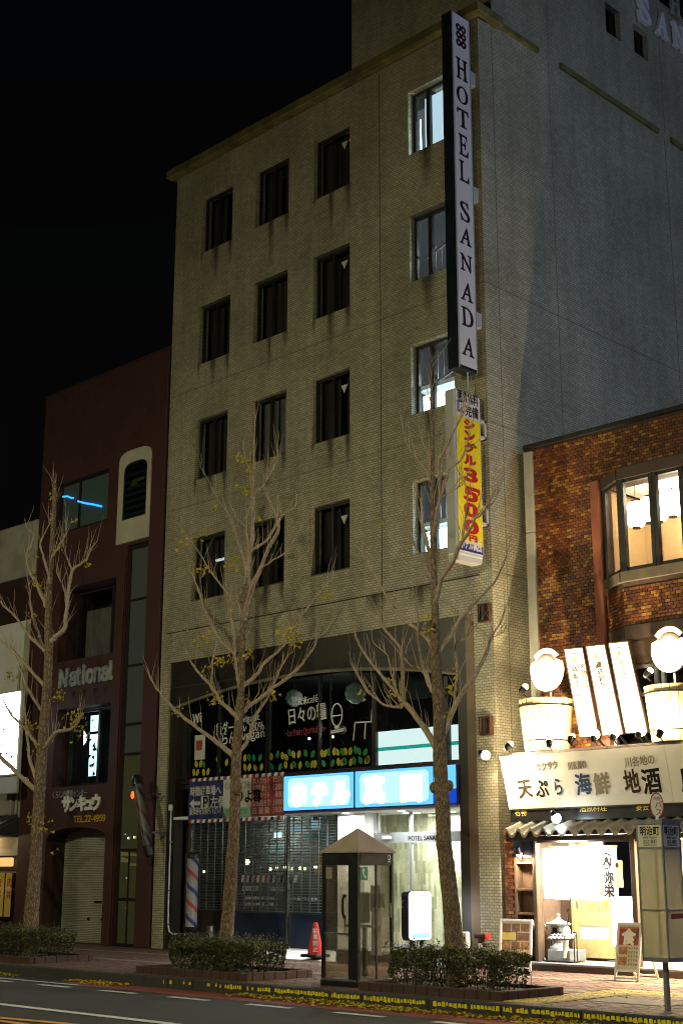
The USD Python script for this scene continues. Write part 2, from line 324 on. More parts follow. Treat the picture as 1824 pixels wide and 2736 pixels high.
# water stains: dirt that runs down the wall, thinning out with its own ragged shape
usdkit.material(stage, '/World/Looks/water_stain', {
    'g': ('geometry', {}), 'mp': ('mapping', {'scale': (22.0, 22.0, 1.6)}), 'no': ('noise_texture', {'scale': 1.0, 'detail': 6.0, 'roughness': .7}),
    'a': ('attribute', {'attribute': 'st'}), 'sx': ('separate_xyz', {}), 'xx': ('math', {'math_type': 'pingpong', 'value2': .5}), 'm1': ('math', {'math_type': 'multiply'}), 'm2': ('math', {'math_type': 'multiply'}),
    'mr': ('map_range', {'from_min': .05, 'from_max': .26, 'to_min': 0, 'to_max': .72, 'clamp': True}),
    't': ('transparent_bsdf', {}), 'd': ('diffuse_bsdf', {'color': (.045, .040, .024)}), 'm': ('mix_closure', {})},
    [('g.position', 'mp.vector'), ('mp.vector', 'no.vector'), ('a.vector', 'sx.vector'), ('sx.x', 'xx.value1'), ('sx.y', 'm1.value1'), ('no.fac', 'm1.value2'), ('m1.value', 'm2.value1'), ('xx.value', 'm2.value2'), ('m2.value', 'mr.value'), ('mr.result', 'm.fac'),
     ('t.BSDF', 'm.closure1'), ('d.BSDF', 'm.closure2')], surface='m.closure')
MATS['water_stain'] = UsdShade.Material.Get(stage, '/World/Looks/water_stain')
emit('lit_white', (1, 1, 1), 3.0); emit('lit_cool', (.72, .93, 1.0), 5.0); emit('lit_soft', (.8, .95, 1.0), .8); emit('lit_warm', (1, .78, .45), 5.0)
emit('lit_bulb', (1, .80, .42), 12.0); emit('lit_lantern', (1, .88, .66), 4.0); emit('lit_blue', (.14, .55, 1.0), 1.3); emit('lit_cyan', (.46, .88, 1.0), 1.3); emit('lit_deepblue', (.01, .07, .62), 1.0)
emit('lit_neon', (.03, .30, 1.0), 2.2); emit('lit_orange', (1, .42, .06), 1.6); emit('lit_amber', (1, .60, .20), 1.0); emit('lit_red', (1, .10, .02), 3.0)
emit('lit_entry', (1, .98, .93), 4.0); emit('lit_street', (1, .86, .55), 30.0); emit('lit_led', (.75, .88, 1.0), 30.0)

emit('lit_shade', (.97, 1.0, .97), 2.6); emit('lit_teal', (.05, .70, .55), 1.2); emit('lit_blind', (.62, .88, 1.0), .95); emit('lit_blind_dim', (.62, .70, .74), .16)
# furrowed bark: long plates between dark cracks
usdkit.material(stage, '/World/Looks/bark', {
    'g': ('geometry', {}), 'mp': ('mapping', {'scale': (34.0, 34.0, 7.0)}), 'd': ('noise_texture', {'scale': 9.0, 'detail': 4.0}), 'ad': ('vector_math', {'math_type': 'multiply_add', 'vector2': (.09, .09, .09)}),
    'v': ('voronoi_texture', {'feature': 'distance_to_edge', 'scale': 1.0}), 'no': ('noise_texture', {'scale': 26.0, 'detail': 6.0}), 'r': ('rgb_ramp', {'ramp': [(.0, (.10, .07, .043)), (.10, (.22, .16, .103)), (.4, (.37, .275, .18)), (1, (.44, .34, .23))]}),
    'm': ('mix_color', {'blend_type': 'multiply', 'fac': .55}), 'mr': ('rgb_ramp', {'ramp': [(.3, (.45, .43, .40)), (.7, (1.1, 1.08, 1.05))]}), 'sm': ('math', {'math_type': 'multiply_add', 'value2': .35}),
    'b': ('bump', {'strength': 1.0, 'distance': .02}), 'p': ('principled_bsdf', {'roughness': .95, 'specular_ior_level': .15})},
    [('g.position', 'd.vector'), ('d.color', 'ad.vector1'), ('g.position', 'ad.vector3'), ('ad.vector', 'mp.vector'), ('mp.vector', 'v.vector'), ('g.position', 'no.vector'), ('v.distance', 'r.fac'), ('no.fac', 'mr.fac'), ('r.color', 'm.a'), ('mr.color', 'm.b'), ('m.result', 'p.base_color'),
     ('no.fac', 'sm.value1'), ('v.distance', 'sm.value3'), ('sm.value', 'b.height'), ('b.normal', 'p.normal')], surface='p.BSDF')
MATS['bark'] = UsdShade.Material.Get(stage, '/World/Looks/bark')
M('limb_bark', (.36, .28, .195), .95, .45, 22, bump=1.0, bscale=60, detail=8)
M('grille_metal', (.13, .13, .13), .45, .2, 5, metal=.5)
M('cover_metal', (.06, .06, .06), .9, .3, 4)
# ================================================================ ground, road, pavement
ROAD = -.17
single('ground', MB().add([(-400, -400, -.32), (400, -400, -.32), (400, 400, -.32), (-400, 400, -.32)], [(0, 1, 2, 3)]), 'concrete', 'dark ground under the whole street', kind='structure')
single('road', MB().add([(-60, -16.4, ROAD), (60, -16.4, ROAD), (60, -5.5, ROAD), (-60, -5.5, ROAD)], [(0, 1, 2, 3)]), 'asphalt', 'grey asphalt road with white and orange lines', kind='structure')
def sheet(x0, x1, y0, y1, z, y2=None, y3=None):
    y2 = y0 if y2 is None else y2; y3 = y1 if y3 is None else y3
    return MB().add([(x0, y0, z), (x1, y2, z), (x1, y3, z), (x0, y1, z)], [(0, 1, 2, 3)])
single('cycle_lane', sheet(-1.6, 40, -6.24, -5.6, ROAD+.004, -6.4, -5.6), 'asphalt_red', 'red asphalt strip along the kerb', kind='structure')
mk = thing('road_marking', 'white dashes, white lane line and orange lines painted on the asphalt', 'road marking', kind='structure')
for k in range(-6, 18):
    x0 = .19+1.69*k
    if -8 < x0 < 14: part(mk, 'dash', sheet(x0, x0+.88, -6.64, -6.50, ROAD+.008), 'road_white')
part(mk, 'edge_line', sheet(-30, -.9, -6.26, -6.17, ROAD+.009), 'road_white')
part(mk, 'lane_line', sheet(-30, 30, -9.06, -8.9, ROAD+.008), 'road_white')
part(mk, 'orange_line', sheet(1.2, 7.0, -10.35, -10.2, ROAD+.008, -9.5, -9.35), 'road_orange')
part(mk, 'orange_line', sheet(1.2, 9.0, -10.32, -10.2, ROAD+.012, -10.32, -10.2), 'road_orange')
single('far_pavement', MB().box(-60, 60, -26, -16.4, -.3, 0), 'concrete', 'pavement on the opposite side of the road', kind='structure')

pv = thing('pavement', 'reddish paved footpath in front of the shops', 'pavement', kind='structure')
part(pv, 'bed', MB().box(-40, 40, -5.42, .3, -.31, -.012), 'mortar_bed')
TACT = [(6.9, 7.5, -5.3, -2.6), (7.5, 13.0, -3.2, -2.6)]
def in_tact(x, y): return any(a-.02 < x < b+.02 and c-.02 < y < d+.02 for a, b, c, d in TACT)
def paver(mb, x0, x1, y0, y1, z):
    c = .004
    v = [(x0, y0, -.02), (x1, y0, -.02), (x1, y1, -.02), (x0, y1, -.02), (x0+c, y0+c, z), (x1-c, y0+c, z), (x1-c, y1-c, z), (x0+c, y1-c, z)]
    mb.add(v, [(4, 5, 6, 7), (0, 1, 5, 4), (1, 2, 6, 5), (2, 3, 7, 6), (3, 0, 4, 7)])
pavs = []
for j in range(53):
    y0 = -5.4+j*.1; grey = 21 <= j <= 22 or 39 <= j <= 40
    for i in range(-75, 65):
        x0 = i*.2+(.1 if j % 2 else 0)
        if in_tact(x0+.1, y0+.05) or (3.35 < x0+.1 < 4.15 and -5 < y0 < -4.1) or (-3.2 < x0+.1 < 2.2 and y0 > -.75): continue
        pavs.append((math.hypot(x0-EYE[0], y0-EYE[1]), x0, y0, grey, rnd.uniform(-.0025, .0025)))
pavs.sort()
rest = {False: MB(), True: MB()}; made = 0
for d, x0, y0, g, dz in pavs:
    px = 912+F*(np.array([x0, y0, 0])-EYE)@_R/((np.array([x0, y0, 0])-EYE)@_f)
    hid = 4.5 < x0 < 7 and y0 > -5.3 and y0 < -3
    if made < 285 and px < 1840 and not hid:
        m = MB(); paver(m, x0+.002, x0+.198, y0+.002, y0+.098, dz); part(pv, 'paver', m, 'paver_grey' if g else 'paver'); made += 1
    else: paver(rest[g], x0+.002, x0+.198, y0+.002, y0+.098, dz)
part(pv, 'paving', rest[False], 'paver', kind='stuff'); part(pv, 'paving_band', rest[True], 'paver_grey', kind='stuff')
for a, b, c, d in TACT:
    nx, ny = round((b-a)/.3), round((d-c)/.3)
    for i in range(nx):
        for j in range(ny):
            x, y = a+i*.3, c+j*.3; m = MB(); paver(m, x+.002, x+.298, y+.002, y+.298, .003)
            for k in range(4):
                if b-a < 1: m.box(x+.035+k*.065, x+.07+k*.065, y+.02, y+.28, .002, .008)
                else: m.box(x+.02, x+.28, y+.035+k*.065, y+.07+k*.065, .002, .008)
            part(pv, 'tactile_tile', m, 'tactile')
part(pv, 'cover_plate', MB().cbox(7.7, 8.9, -4.5, -3.9, -.01, .007, .004), 'cover_metal')
kb = thing('kerb', 'grey kerb stones with worn yellow paint on their face', 'kerb', kind='structure')
for k in range(-24, 22):
    x0 = k*.6; part(kb, 'kerb_stone', MB().cbox(x0+.004, x0+.596, -5.6, -5.425+rnd.uniform(-.002, .002), -.31, .004+rnd.uniform(-.004, .004), .018), 'kerb')
pm = MB(); x = -.2
while x < 11:
    w = rnd.uniform(.03, .07); keep = .25 if x < 1.3 else .55 if x < 2.7 else .93
    if meshkit.noise(np.array([x*.8, 0, 3.0])) < .25: keep *= .2
    if rnd.random() < keep and abs((x % .6)-.6) > .03:
        zb, zt = -.088+rnd.uniform(-.006, .012), -.03+rnd.uniform(-.012, .004); pm.hull([(a, -5.602-b, c) for b in (0, .003) for a, c in ((x, zb), (x+w, zb+rnd.uniform(-.01, .01)), (x+w-.01, zt), (x+.005, zt-rnd.uniform(0, .012)))])
    x += w+rnd.uniform(.004, .014)
part(kb, 'yellow_paint', pm, 'kerb_yellow', kind='stuff')
def leaf_fan(mb, c, s, up, rot):
    """One ginkgo leaf: a small folded fan."""
    up = np.asarray(up, float); up /= np.linalg.norm(up)
    a = np.cross(up, [1.0, .3, .2]); a /= np.linalg.norm(a); b = np.cross(up, a); a, b = a*math.cos(rot)+b*math.sin(rot), b*math.cos(rot)-a*math.sin(rot); c = np.asarray(c, float)
    mb.add([c, c+s*(a*.55+b*.9)+up*s*.18, c+s*(b*1.05-a*.02), c+s*(-a*.55+b*.9)+up*s*.16, c-b*s*.5+up*s*.05], [(0, 1, 2), (0, 2, 3), (0, 4, 1)])
lv = MB()
for k in range(7000):
    x = rnd.uniform(-6, 11); dens = .15+(meshkit.noise(np.array([x*1.1, 5.2, 1.0]))-.42)*1.2+meshkit.noise(np.array([x*3.7, 1.2, 4.0]))*.4+.45*math.exp(-((x-4.0)/.7)**2)+.4*math.exp(-((x-9.2)/.9)**2)
    if x < 2: dens -= .16
    if dens < .36 or rnd.random() > dens: continue
    y = -5.63-abs(rnd.gauss(0, .13+.12*max(0, dens-.5))); leaf_fan(lv, (x, y, ROAD+.012+rnd.random()*.03*dens), rnd.uniform(.028, .05), (rnd.gauss(0, .35), rnd.gauss(0, .35), 1), rnd.random()*6.3)
for k in range(420):
    x, y = rnd.uniform(-6, 11), rnd.uniform(-5.4, -.2)
    if rnd.random() < .25+.75*max(0, (x-5)/5): leaf_fan(lv, (x, y, .008), rnd.uniform(.022, .04), (rnd.gauss(0, .3), rnd.gauss(0, .3), 1), rnd.random()*6.3)
for k in range(60): leaf_fan(lv, (rnd.uniform(3.7, 5.2), rnd.uniform(0, .6), .15), rnd.uniform(.025, .04), (rnd.gauss(0, .3), rnd.gauss(0, .3), 1), rnd.random()*6.3)
single('fallen_leaves', lv, 'ginkgo_leaf', 'yellow ginkgo leaves lying in the gutter and on the pavement', 'leaves', kind='stuff')
# ================================================================ the tiled hotel
HX0, HX1 = -7.07, 2.79
hot = thing('hotel_building', 'tall beige tiled hotel with rows of dark windows and lit stair windows', 'building', (-2, 0, 0))
ZT = [9.16, 12.06, 14.95, 17.87]; COLS = [-4.885, -2.895, -.911]; W, H = 1.154, 1.5; SX0, SX1 = .83, 1.98
holes = [sbox(c-W, z-H, c, z) for z in ZT for c in COLS]+[sbox(SX0, z-H, SX1, z) for z in ZT]
part(hot, 'front_wall', MB().front(sbox(HX0, 6.31, HX1, 18.78).difference(unary_union(holes)), 0, .3), 'hotel_tile')
sideholes = [sbox(4.81, 20.75, 5.42, 21.55), sbox(6.0, 20.75, 6.6, 21.53)]
sw = unary_union([sbox(.3, 0, 14, 18.95), sbox(.46, 18.9, 14, 22.78)])
part(hot, 'side_wall', MB().side(sw.difference(unary_union(sideholes)), 2.49, HX1), 'hotel_tile')
part(hot, 'corner_pillar', MB().box(2.32, HX1, 0, .3, 0, 6.31), 'hotel_tile', label='tiled right corner pillar of the lower storeys')
part(hot, 'corner_pillar', MB().box(HX0, -6.72, 0, .3, 0, 6.31), 'hotel_tile', label='tiled left corner pillar of the lower storeys')
part(hot, 'upper_block', MB().box(-1.3, 2.49, .46, .76, 18.9, 24).box(-1.3, -1.0, .76, 14, 18.9, 24), 'hotel_tile')
part(hot, 'roof', MB().box(HX0, 2.49, .3, 14, 18.5, 18.7), 'old_concrete')
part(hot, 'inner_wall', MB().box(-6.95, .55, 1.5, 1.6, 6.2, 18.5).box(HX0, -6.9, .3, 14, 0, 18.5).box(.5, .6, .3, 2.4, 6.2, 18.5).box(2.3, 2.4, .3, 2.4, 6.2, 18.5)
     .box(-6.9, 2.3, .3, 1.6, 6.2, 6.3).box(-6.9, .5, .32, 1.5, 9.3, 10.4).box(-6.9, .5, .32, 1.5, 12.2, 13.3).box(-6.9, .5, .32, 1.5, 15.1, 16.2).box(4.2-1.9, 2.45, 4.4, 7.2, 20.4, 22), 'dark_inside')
part(hot, 'stairwell_wall', MB().box(.6, 2.3, 1.9, 2.0, 6.3, 18.5), 'white_wall')
# cornice with moss, and the thin ledges that carry on round the side
cz = MB(); cz.cbox(-7.30, 2.97, -.20, .02, 18.80, 19.02, .02).cbox(2.793, 2.97, .02, .66, 18.80, 19.02, .02).cbox(-7.30, -1.302, .022, .5, 18.82, 19.01, .02)
M('moss_concrete', (.15, .135, .045), .95, .65, 2.6, bump=.6, detail=8)
part(hot, 'cornice', cz, 'moss_concrete')
for y0, y1 in ((.68, 2.02), (2.84, 6.78), (7.35, 12)): part(hot, 'ledge', MB().cbox(HX1+.001, HX1+.07, y0, y1, 18.86, 19.0, .01), 'moss_concrete')
jt = MB(); jd = MB().box(-.018, .002, -.003, .0, 6.33, 18.7).box(-6.9, 2.49, -.003, 0, 7.0, 7.025)
for z in (9.97, 12.86, 15.79): jt.box(HX0, HX1, -.002, 0, z, z+.012).box(HX1, HX1+.002, .02, 13.9, z, z+.012)
for y in (.44, 2.42, 7.1): jt.box(HX1, HX1+.003, y, y+.018, 0 if y < 1 else 9.5, 18.85).box(HX1, HX1+.003, y+.03, y+.045, 19.05, 22.7)
jt.box(HX1, HX1+.003, .02, 13.9, 7.02, 7.04)
part(hot, 'sealed_joint', jt, 'joint_soft')
part(hot, 'sealed_joint', jd, 'joint')
for (a, b, c, d) in ((4.81, 20.75, 5.42, 21.55), (6.0, 20.75, 6.6, 21.53)):
    w = part(hot, 'side_window', MB().side(sbox(a, b, c, d).difference(sbox(a+.04, b+.04, c-.04, d-.04)), 2.62, 2.66), 'dark_frame')
    part(w, 'pane', MB().box(2.635, 2.64, a, c, b, d), 'pane_dark')
def folds(x0, x1, y, z0, z1, amp=.03, n=None, seed=0):
    """A hanging curtain with soft folds."""
    k = n or max(16, int((x1-x0)*60)); xs = np.linspace(x0, x1, k); ph = np.cumsum(.5+.5*meshkit.noise(np.stack([xs*9, xs*0, xs*0+seed], -1)))*1.1
    ys = y+amp*np.sin(ph); v = np.concatenate([np.stack([xs, ys, np.full(k, z0)], 1), np.stack([xs, ys*.6+y*.4, np.full(k, z1)], 1)])
    return v, [(i, i+1, k+i+1, k+i) for i in range(k-1)]
def stain(t, x, z, w, h, y=-.004, nrm='y'):
    """A streak of dirty water below a sill (thin film on the wall)."""
    w *= 1.7; v = [(x-w/2, y, z-h), (x+w/2, y, z-h), (x+w*.55, y, z), (x-w*.55, y, z)]
    q = part(t, 'water_stain', MB().add(v, [(0, 1, 2, 3)]), 'water_stain')
    UsdGeom.PrimvarsAPI(q.prim).CreatePrimvar('st', Sdf.ValueTypeNames.TexCoord2fArray, 'vertex').Set([(0, 0), (1, 0), (1, 1), (0, 1)])
E_SEED = 0
for r, z in enumerate(ZT):
    for c, x1 in enumerate(COLS):
        E_SEED += 1
        x0, y = x1-W, .125
        fr = MB().front(sbox(x0, z-H, x1, z).difference(sbox(x0+.05, z-H+.07, x1-.05, z-.06)), y, y+.07); xm = x0+W*.47
        fr.box(xm-.035, xm+.035, y-.02, y+.05, z-H+.06, z-.05)
        w = part(hot, 'window', fr, 'dark_frame')
        part(w, 'pane', MB().box(x0+.04, x1-.04, y+.02, y+.026, z-H+.05, z-.05), 'pane')
        gap = .10 if (r, c) == (3, 1) else (0, 0, .06, .16)[(r*5+c*3) % 4]
        cu = MB().add(*folds(x0+.02, xm-.0+gap*0, .36, z-H, z-.02, .025, seed=E_SEED)); cu.add(*folds(xm+gap, x1-.02, .37, z-H, z-.02, .03, seed=E_SEED+40))
        part(w, 'curtain', cu, 'curtain_light' if (r, c) == (1, 1) else 'curtain_brown' if (r*2+c) % 4 == 1 else 'curtain')
        if c == 2:
            tx, tz = x1-.30, z-.30; part(w, 'rescue_mark', MB().front(Polygon([(tx-.1, tz), (tx+.1, tz), (tx, tz-.19)]), y+.008, y+.012), 'poster_white')
        part(w, 'sill', MB().cbox(x0+.002, x1-.002, .03, y, z-H+.001, z-H+.025, .005), 'bronze')
        if r > 0 or c == 1:
            stain(hot, xm+.02, z-H, rnd.uniform(.16, .26), rnd.uniform(.9, 1.6)*(1 if r > 1 else .7)); stain(hot, x1-.06, z-H, .16, rnd.uniform(.5, 1.1))
            if c != 1: stain(hot, x0+.03, z-H, .1, rnd.uniform(.3, .6))
for x, z in ((-.2, 7), (1.0, 7.0)): stain(hot, x, z, .5, .6)
# a slit of light between curtains, a lamp behind glass
part(hot, 'window_light', MB().box(-3.30, -3.28, .42, .425, 16.45, 16.95), 'lit_amber', label='slit of lamplight between the curtains')
part(hot, 'window_light', MB().box(-1.22, -.95, .30, .33, 17.66, 17.70), 'lit_orange', label='orange lamp edge at the top of a window')
part(hot, 'window_light', MB().box(-5.55, -5.25, .30, .34, 8.58, 8.63), 'lit_soft', label='white tube lamp seen through a window')
# lit stair windows
for r, z in enumerate(ZT):
    y = .17
    fr = MB().front(sbox(SX0, z-H, SX1, z).difference(sbox(SX0+.06, z-H+.06, SX1-.06, z-.06)), y, y+.07); xm = SX0+.44
    fr.box(xm-.05, xm+.05, y-.02, y+.06, z-H+.05, z-.05)
    w = part(hot, 'stair_window', fr, 'dark_frame', label='stair window with white light behind bars')
    part(w, 'pane', MB().box(SX0+.04, SX1-.04, y+.02, y+.026, z-H+.05, z-.05), 'pane')
    bars = MB()
    for k in range(7): bars.cyl((SX0+.14+k*.155, .5, z-H*(.5 if r < 2 else 1)), (SX0+.14+k*.155, .5, z-(.05 if r != 2 else .6)), .009, 6)
    if r in (1, 2): bars.beam((SX0, .5, z-.8), (SX1, .5, z-.45), .04, .05)
    part(w, 'guard_bar', bars, 'grey_metal' if r != 3 else 'dark_frame')
    if r in (0, 1):
        part(w, 'stair_slab', MB().box(.6, 2.3, .45, 1.9, z-H*.56, z-H*.50), 'white_wall')
        part(w, 'tube_lamp', MB().cbox(.62, 2.28, .60, .64, z-H*.93, z-H*.60, .01), 'lit_cool', label='bright white lamp of the stair landing'); lamp(w, (1.5, 1.2, z-.35), (1.5, 1.9, z-.5), 12, (.85, .92, 1), .08, 'sphere')
    elif r == 3:
        part(w, 'blind', MB().box(xm-.22, 2.1, .30, .305, z-H, z-.12), 'lit_blind', label='blind lit from behind'); part(w, 'blind', MB().box(SX0-.3, xm-.23, .34, .345, z-H, z-.3), 'lit_blind_dim', label='dim blind of the left sash'); part(w, 'tube_lamp', MB().cbox(.90, .93, .30, .33, z-1.48, z-.55, .01).box(xm+.02, xm+.05, .50, .53, z-1.45, z-.8), 'lit_cool', label='vertical tube lamp at the window edge')  # both blinds emit: the stair light behind them is put into their colour
        lamp(w, (1.5, .9, z-1.2), (1.5, 2, z-.9), 30, (.7, .92, 1), .05, 'sphere')
    else:
        part(w, 'tube_lamp', MB().box(1.3, 2.2, 1.7, 1.74, z-.9, z-.86), 'lit_soft'); lamp(w, (1.5, 1.3, z-.3), (1.4, 1.9, z-.8), 10, (.85, .9, 1), .08, 'sphere')
    stain(hot, xm+.05, z-H, .3, 1.3)
# ---- lower storeys: brown arch fascia, jambs
arch = lambda x: 5.63-.42*((x+2.45)/4.35)**2
xs = np.linspace(-6.72, 1.88, 40)
part(hot, 'arch_fascia', MB().front(Polygon([(-6.72, 6.3)]+[(x, arch(x)) for x in xs]+[(1.88, 6.3)]), .03, .13).box(1.88, 2.10, .02, .28, 0, 6.3).box(-6.72, -6.45, .05, .3, 0, 6.3), 'brown_panel')
part(hot, 'bronze_pilaster', MB().box(2.103, 2.318, .012, .28, 0, 6.3), 'bronze')
part(hot, 'arch_trim', MB().tube([(x, .02, arch(x)) for x in xs], (.035), 8), 'old_concrete')
pj = MB()
for x in (-5.2, -3.4, -1.6, .2): pj.box(x, x+.012, .026, .03, arch(x)+.03, 6.28)
pj.box(-6.7, 1.87, .026, .03, 5.72, 5.735)
part(hot, 'panel_joint', pj, 'joint')
# ---- cafe window on the first floor
cf = MB(); Y = .25
for x, w in ((-6.4, .2), (-5.2, .07), (-3.6, .10), (-2.03, .03), (-.47, .10), (1.42, .1)): cf.box(x-w/2, x+w/2, Y-.03, Y+.05, 3.62, 5.58)
cf.box(-6.45, 1.88, Y-.03, Y+.06, 3.56, 3.64).box(-1.72, -1.70, Y-.01, Y+.02, 3.64, 5.58)
cw = part(hot, 'cafe_window', cf, 'dark_frame', label='wide dark cafe window with leaf stickers and white writing')
part(cw, 'pane', MB().box(-6.45, 1.88, Y+.01, Y+.016, 3.6, 5.6), 'pane_tint')
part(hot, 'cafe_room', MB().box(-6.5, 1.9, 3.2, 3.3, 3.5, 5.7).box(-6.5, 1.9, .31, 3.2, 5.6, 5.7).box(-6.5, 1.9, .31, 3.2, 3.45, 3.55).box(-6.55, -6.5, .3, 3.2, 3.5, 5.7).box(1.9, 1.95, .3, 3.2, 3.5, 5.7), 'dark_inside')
ys = Y-.006
def sticker(px, py, ang, mat, L=.14):
    p = at(px, py, y=ys); lf = Polygon([(0, 0), (.24, .22), (.30, .55), (.18, .85), (0, 1), (-.2, .8), (-.28, .5), (-.2, .2)])
    lf = lf.difference(sbox(-.012, .12, .012, .8)); lf = affinity.rotate(affinity.scale(lf, L*1.35, L*1.25, origin=(0, 0)), ang, origin=(0, 0))
    part(cw, 'leaf_sticker', MB().poly(lf, .002, p, XF, ZF), mat)
q = lambda cx, cy: (400+cx*.38265, 1650+cy*.38265)
for i, (cx, cy, a, g) in enumerate([(850, 1000, 8, 0), (885, 985, -20, 1), (930, 995, 12, 0), (965, 1000, 40, 0), (985, 970, 25, 1), (1010, 985, 20, 0), (1035, 985, -15, 0), (1095, 975, 25, 1), (1125, 980, -35, 1), (860, 1070, 30, 1), (900, 1070, -30, 1), (950, 1060, 5, 0), (985, 1062, -25, 0), (1020, 1050, 35, 1), (1045, 1062, -10, 0), (1110, 1050, 35, 1), (1125, 1055, -20, 0), (1150, 1055, -8, 0),
        (1205, 980, 8, 0), (1215, 978, -25, 0), (1250, 970, 5, 1), (1285, 968, -5, 0), (1320, 965, 35, 0), (1355, 965, 30, 1), (1375, 965, 25, 0), (1395, 965, -12, 0), (1440, 955, 12, 1), (1470, 965, 22, 1), (1490, 965, -40, 1), (1225, 1045, 35, 1), (1265, 1045, -30, 1), (1320, 1040, 10, 0), (1335, 1040, -25, 0), (1365, 1035, 12, 1), (1395, 1040, -25, 0), (1430, 1030, 12, 1), (1480, 1025, 28, 1), (1500, 1025, -35, 0), (1520, 1025, -6, 0),
        (330, 1050, 20, 0), (350, 1050, -15, 0), (310, 1110, 10, 0), (325, 1110, -25, 0), (380, 1110, 15, 0), (400, 1105, -18, 0), (385, 1050, 30, 1), (475, 1020, 5, 0), (490, 1090, 25, 1), (530, 1040, -20, 0), (660, 1010, -12, 0), (700, 1005, 22, 1), (730, 1010, 12, 1), (760, 1005, -30, 1), (670, 1075, 20, 0), (690, 1075, -15, 0), (745, 1075, 30, 0), (775, 1075, -12, 0)]):
    sticker(*q(cx, cy), a, 'leaf_green' if g else 'leaf_yellow')
hw = MB(); S = lambda cx, cy: at(*q(cx, cy), y=ys)
text_at(hw, '日々の糧', .27, S(960, 760)+[0, 0, .05], (1, 0, .04), (-.12, 0, 1), .002, width=1.18, bold=2, size=200)
text_at(hw, '玄米café', .13, S(1030, 612), (1, 0, .03), (-.1, 0, 1), .002, width=.62, bold=1)
for (cx, cy, t, h, w) in ((465, 820, '飯ダーさん', .22, 1.0), (500, 885, 'らんち', .22, .7), (690, 800, '100%', .17, .5), (640, 858, 'vegan', .17, .75), (640, 735, 'organic', .13, .6), (300, 740, 'Wi', .2, .3)):
    text_at(hw, t, h, S(cx, cy), (1, 0, .03), (-.1, 0, 1), .002, width=w, bold=1)
part(cw, 'handwriting', hw, 'chalk_white')
part(cw, 'red_handwriting', text_at(MB(), '~Le Pain Quotidien~', .13, S(945, 835), (1, 0, .03), (-.15, 0, 1), .002, width=1.25), 'chalk_red')
eg = MB(); e0 = S(1305, 680); ring = ell(0, 0, .165, .24).difference(ell(0, 0, .14, .215)); ring = ring.union(sbox(-.16, -.03, .16, -.005)).union(ell(0, -.255, .07, .03)).union(affinity.rotate(sbox(-.2, -.36, .2, -.33), 4)).union(affinity.rotate(sbox(-.2, -.32, .2, -.295), 4))
part(cw, 'bowl_drawing', eg.poly(ring, .002, e0, XF, ZF), 'chalk_white')
ch = MB()
for a, b in (((1555, 600), (1545, 730)), ((1430, 735), (1550, 728)), ((1432, 735), (1420, 860)), ((1505, 730), (1500, 850))): ch.beam(S(*a), S(*b), .03, .004, up=(0, 1, 0))
part(cw, 'chair_drawing', ch, 'chalk_white')
for (px, py, rr_) in ((786, 1866, .17), (949, 1853, .2)):
    p = at(px, py, y=.55); s = trimesh.creation.icosphere(3, rr_); v = np.array(s.vertices); n = v/rr_; g = np.arctan2(n[:, 1], n[:, 0]); v = v*(1+.13*np.abs(np.sin(g*7))*np.abs(np.sin(np.arccos(np.clip(n[:, 2], -1, 1))*5)))[:, None]
    t = thing('paper_pompom', 'pale paper pompom hanging in the cafe window '+('above the small writing' if px < 900 else 'above the chair drawing'), 'decoration', p)
    part(t, 'ball', MB().add(v+p, s.faces), 'paper_shade'); part(t, 'thread', MB().cyl(p+[0, 0, rr_*.9], (p[0], p[1], 5.6), .003, 5), 'white_paint')
pp = MB().box(*sorted((at(521, 1968, y=ys)[0], at(547, 2029, y=ys)[0])), ys-.004, ys, 4.07, 4.62)
pq = part(cw, 'notice', pp, 'poster_white'); part(pq, 'notice_print', MB().box(-6.0, -5.78, ys-.006, ys-.0042, 4.28, 4.5), 'poster_red')
part(hot, 'lit_blind', MB().box(-.42, 1.86, .30, .33, 3.66, 4.31), 'lit_shade', label='backlit white blind in the cafe window'); part(hot, 'green_stripe', MB().box(-.42, 1.86, .295, .2995, 3.93, 4.0), 'lit_teal', label='green stripe across the backlit blind')  # panel and stripe emit in place of light coming through them
part(hot, 'grey_curtain', MB().add(*folds(-.4, 1.86, .5, 4.9, 5.6, .02, seed=5)), 'curtain_light')
for (px, py) in ((826, 1974), (889, 1969)):
    part(hot, 'cafe_lamp', MB().add(trimesh.creation.icosphere(2, .035).apply_translation(at(px, py, y=1.6))), 'lit_white', label='small bulb glowing inside the cafe')
# ---- ground floor
part(hot, 'soffit', MB().box(-6.45, 1.88, .02, 3.4, 2.76, 2.82), 'white_paint')
part(hot, 'white_pillar', MB().box(-1.55, -.8, .30, .7, .1, 2.76), 'white_paint')
part(hot, 'entrance_floor', MB().box(-6.45, 1.88, .0, 5.0, -.02, .1).hull([(a, b, c) for a in (-3.2, -.45) for b, c in ((-.75, -.012), (-.75, .004), (0, -.012), (0, .1))]), 'white_wall')
part(hot, 'entrance_step', MB().cbox(-.4, 1.88, -.9, .0, -.02, .235, .01), 'stone_floor')
lob = thing('hotel_entrance', 'bright glass hotel entrance with grey transom and slatted wall behind', 'entrance', (.4, .6, 0))
gf = MB(); Y = .6
for x, w in ((-.72, .04), (.15, .06), (1.0, .05)): gf.box(x-w/2, x+w/2, Y-.02, Y+.04, .1, 2.76)
gf.box(-.8, 1.88, Y-.03, Y+.05, 2.17, 2.37).box(-.8, 1.88, Y-.02, Y+.04, .23, .3)
part(lob, 'frame', gf, 'grey_metal'); part(lob, 'pane', MB().box(-.8, 1.88, Y+.005, Y+.011, .25, 2.76), 'pane')
part(lob, 'lettering', text_at(MB(), 'HOTEL SANADA', .085, (.10, Y-.031, 2.21), XF, ZF, .004, bold=3), 'ink')
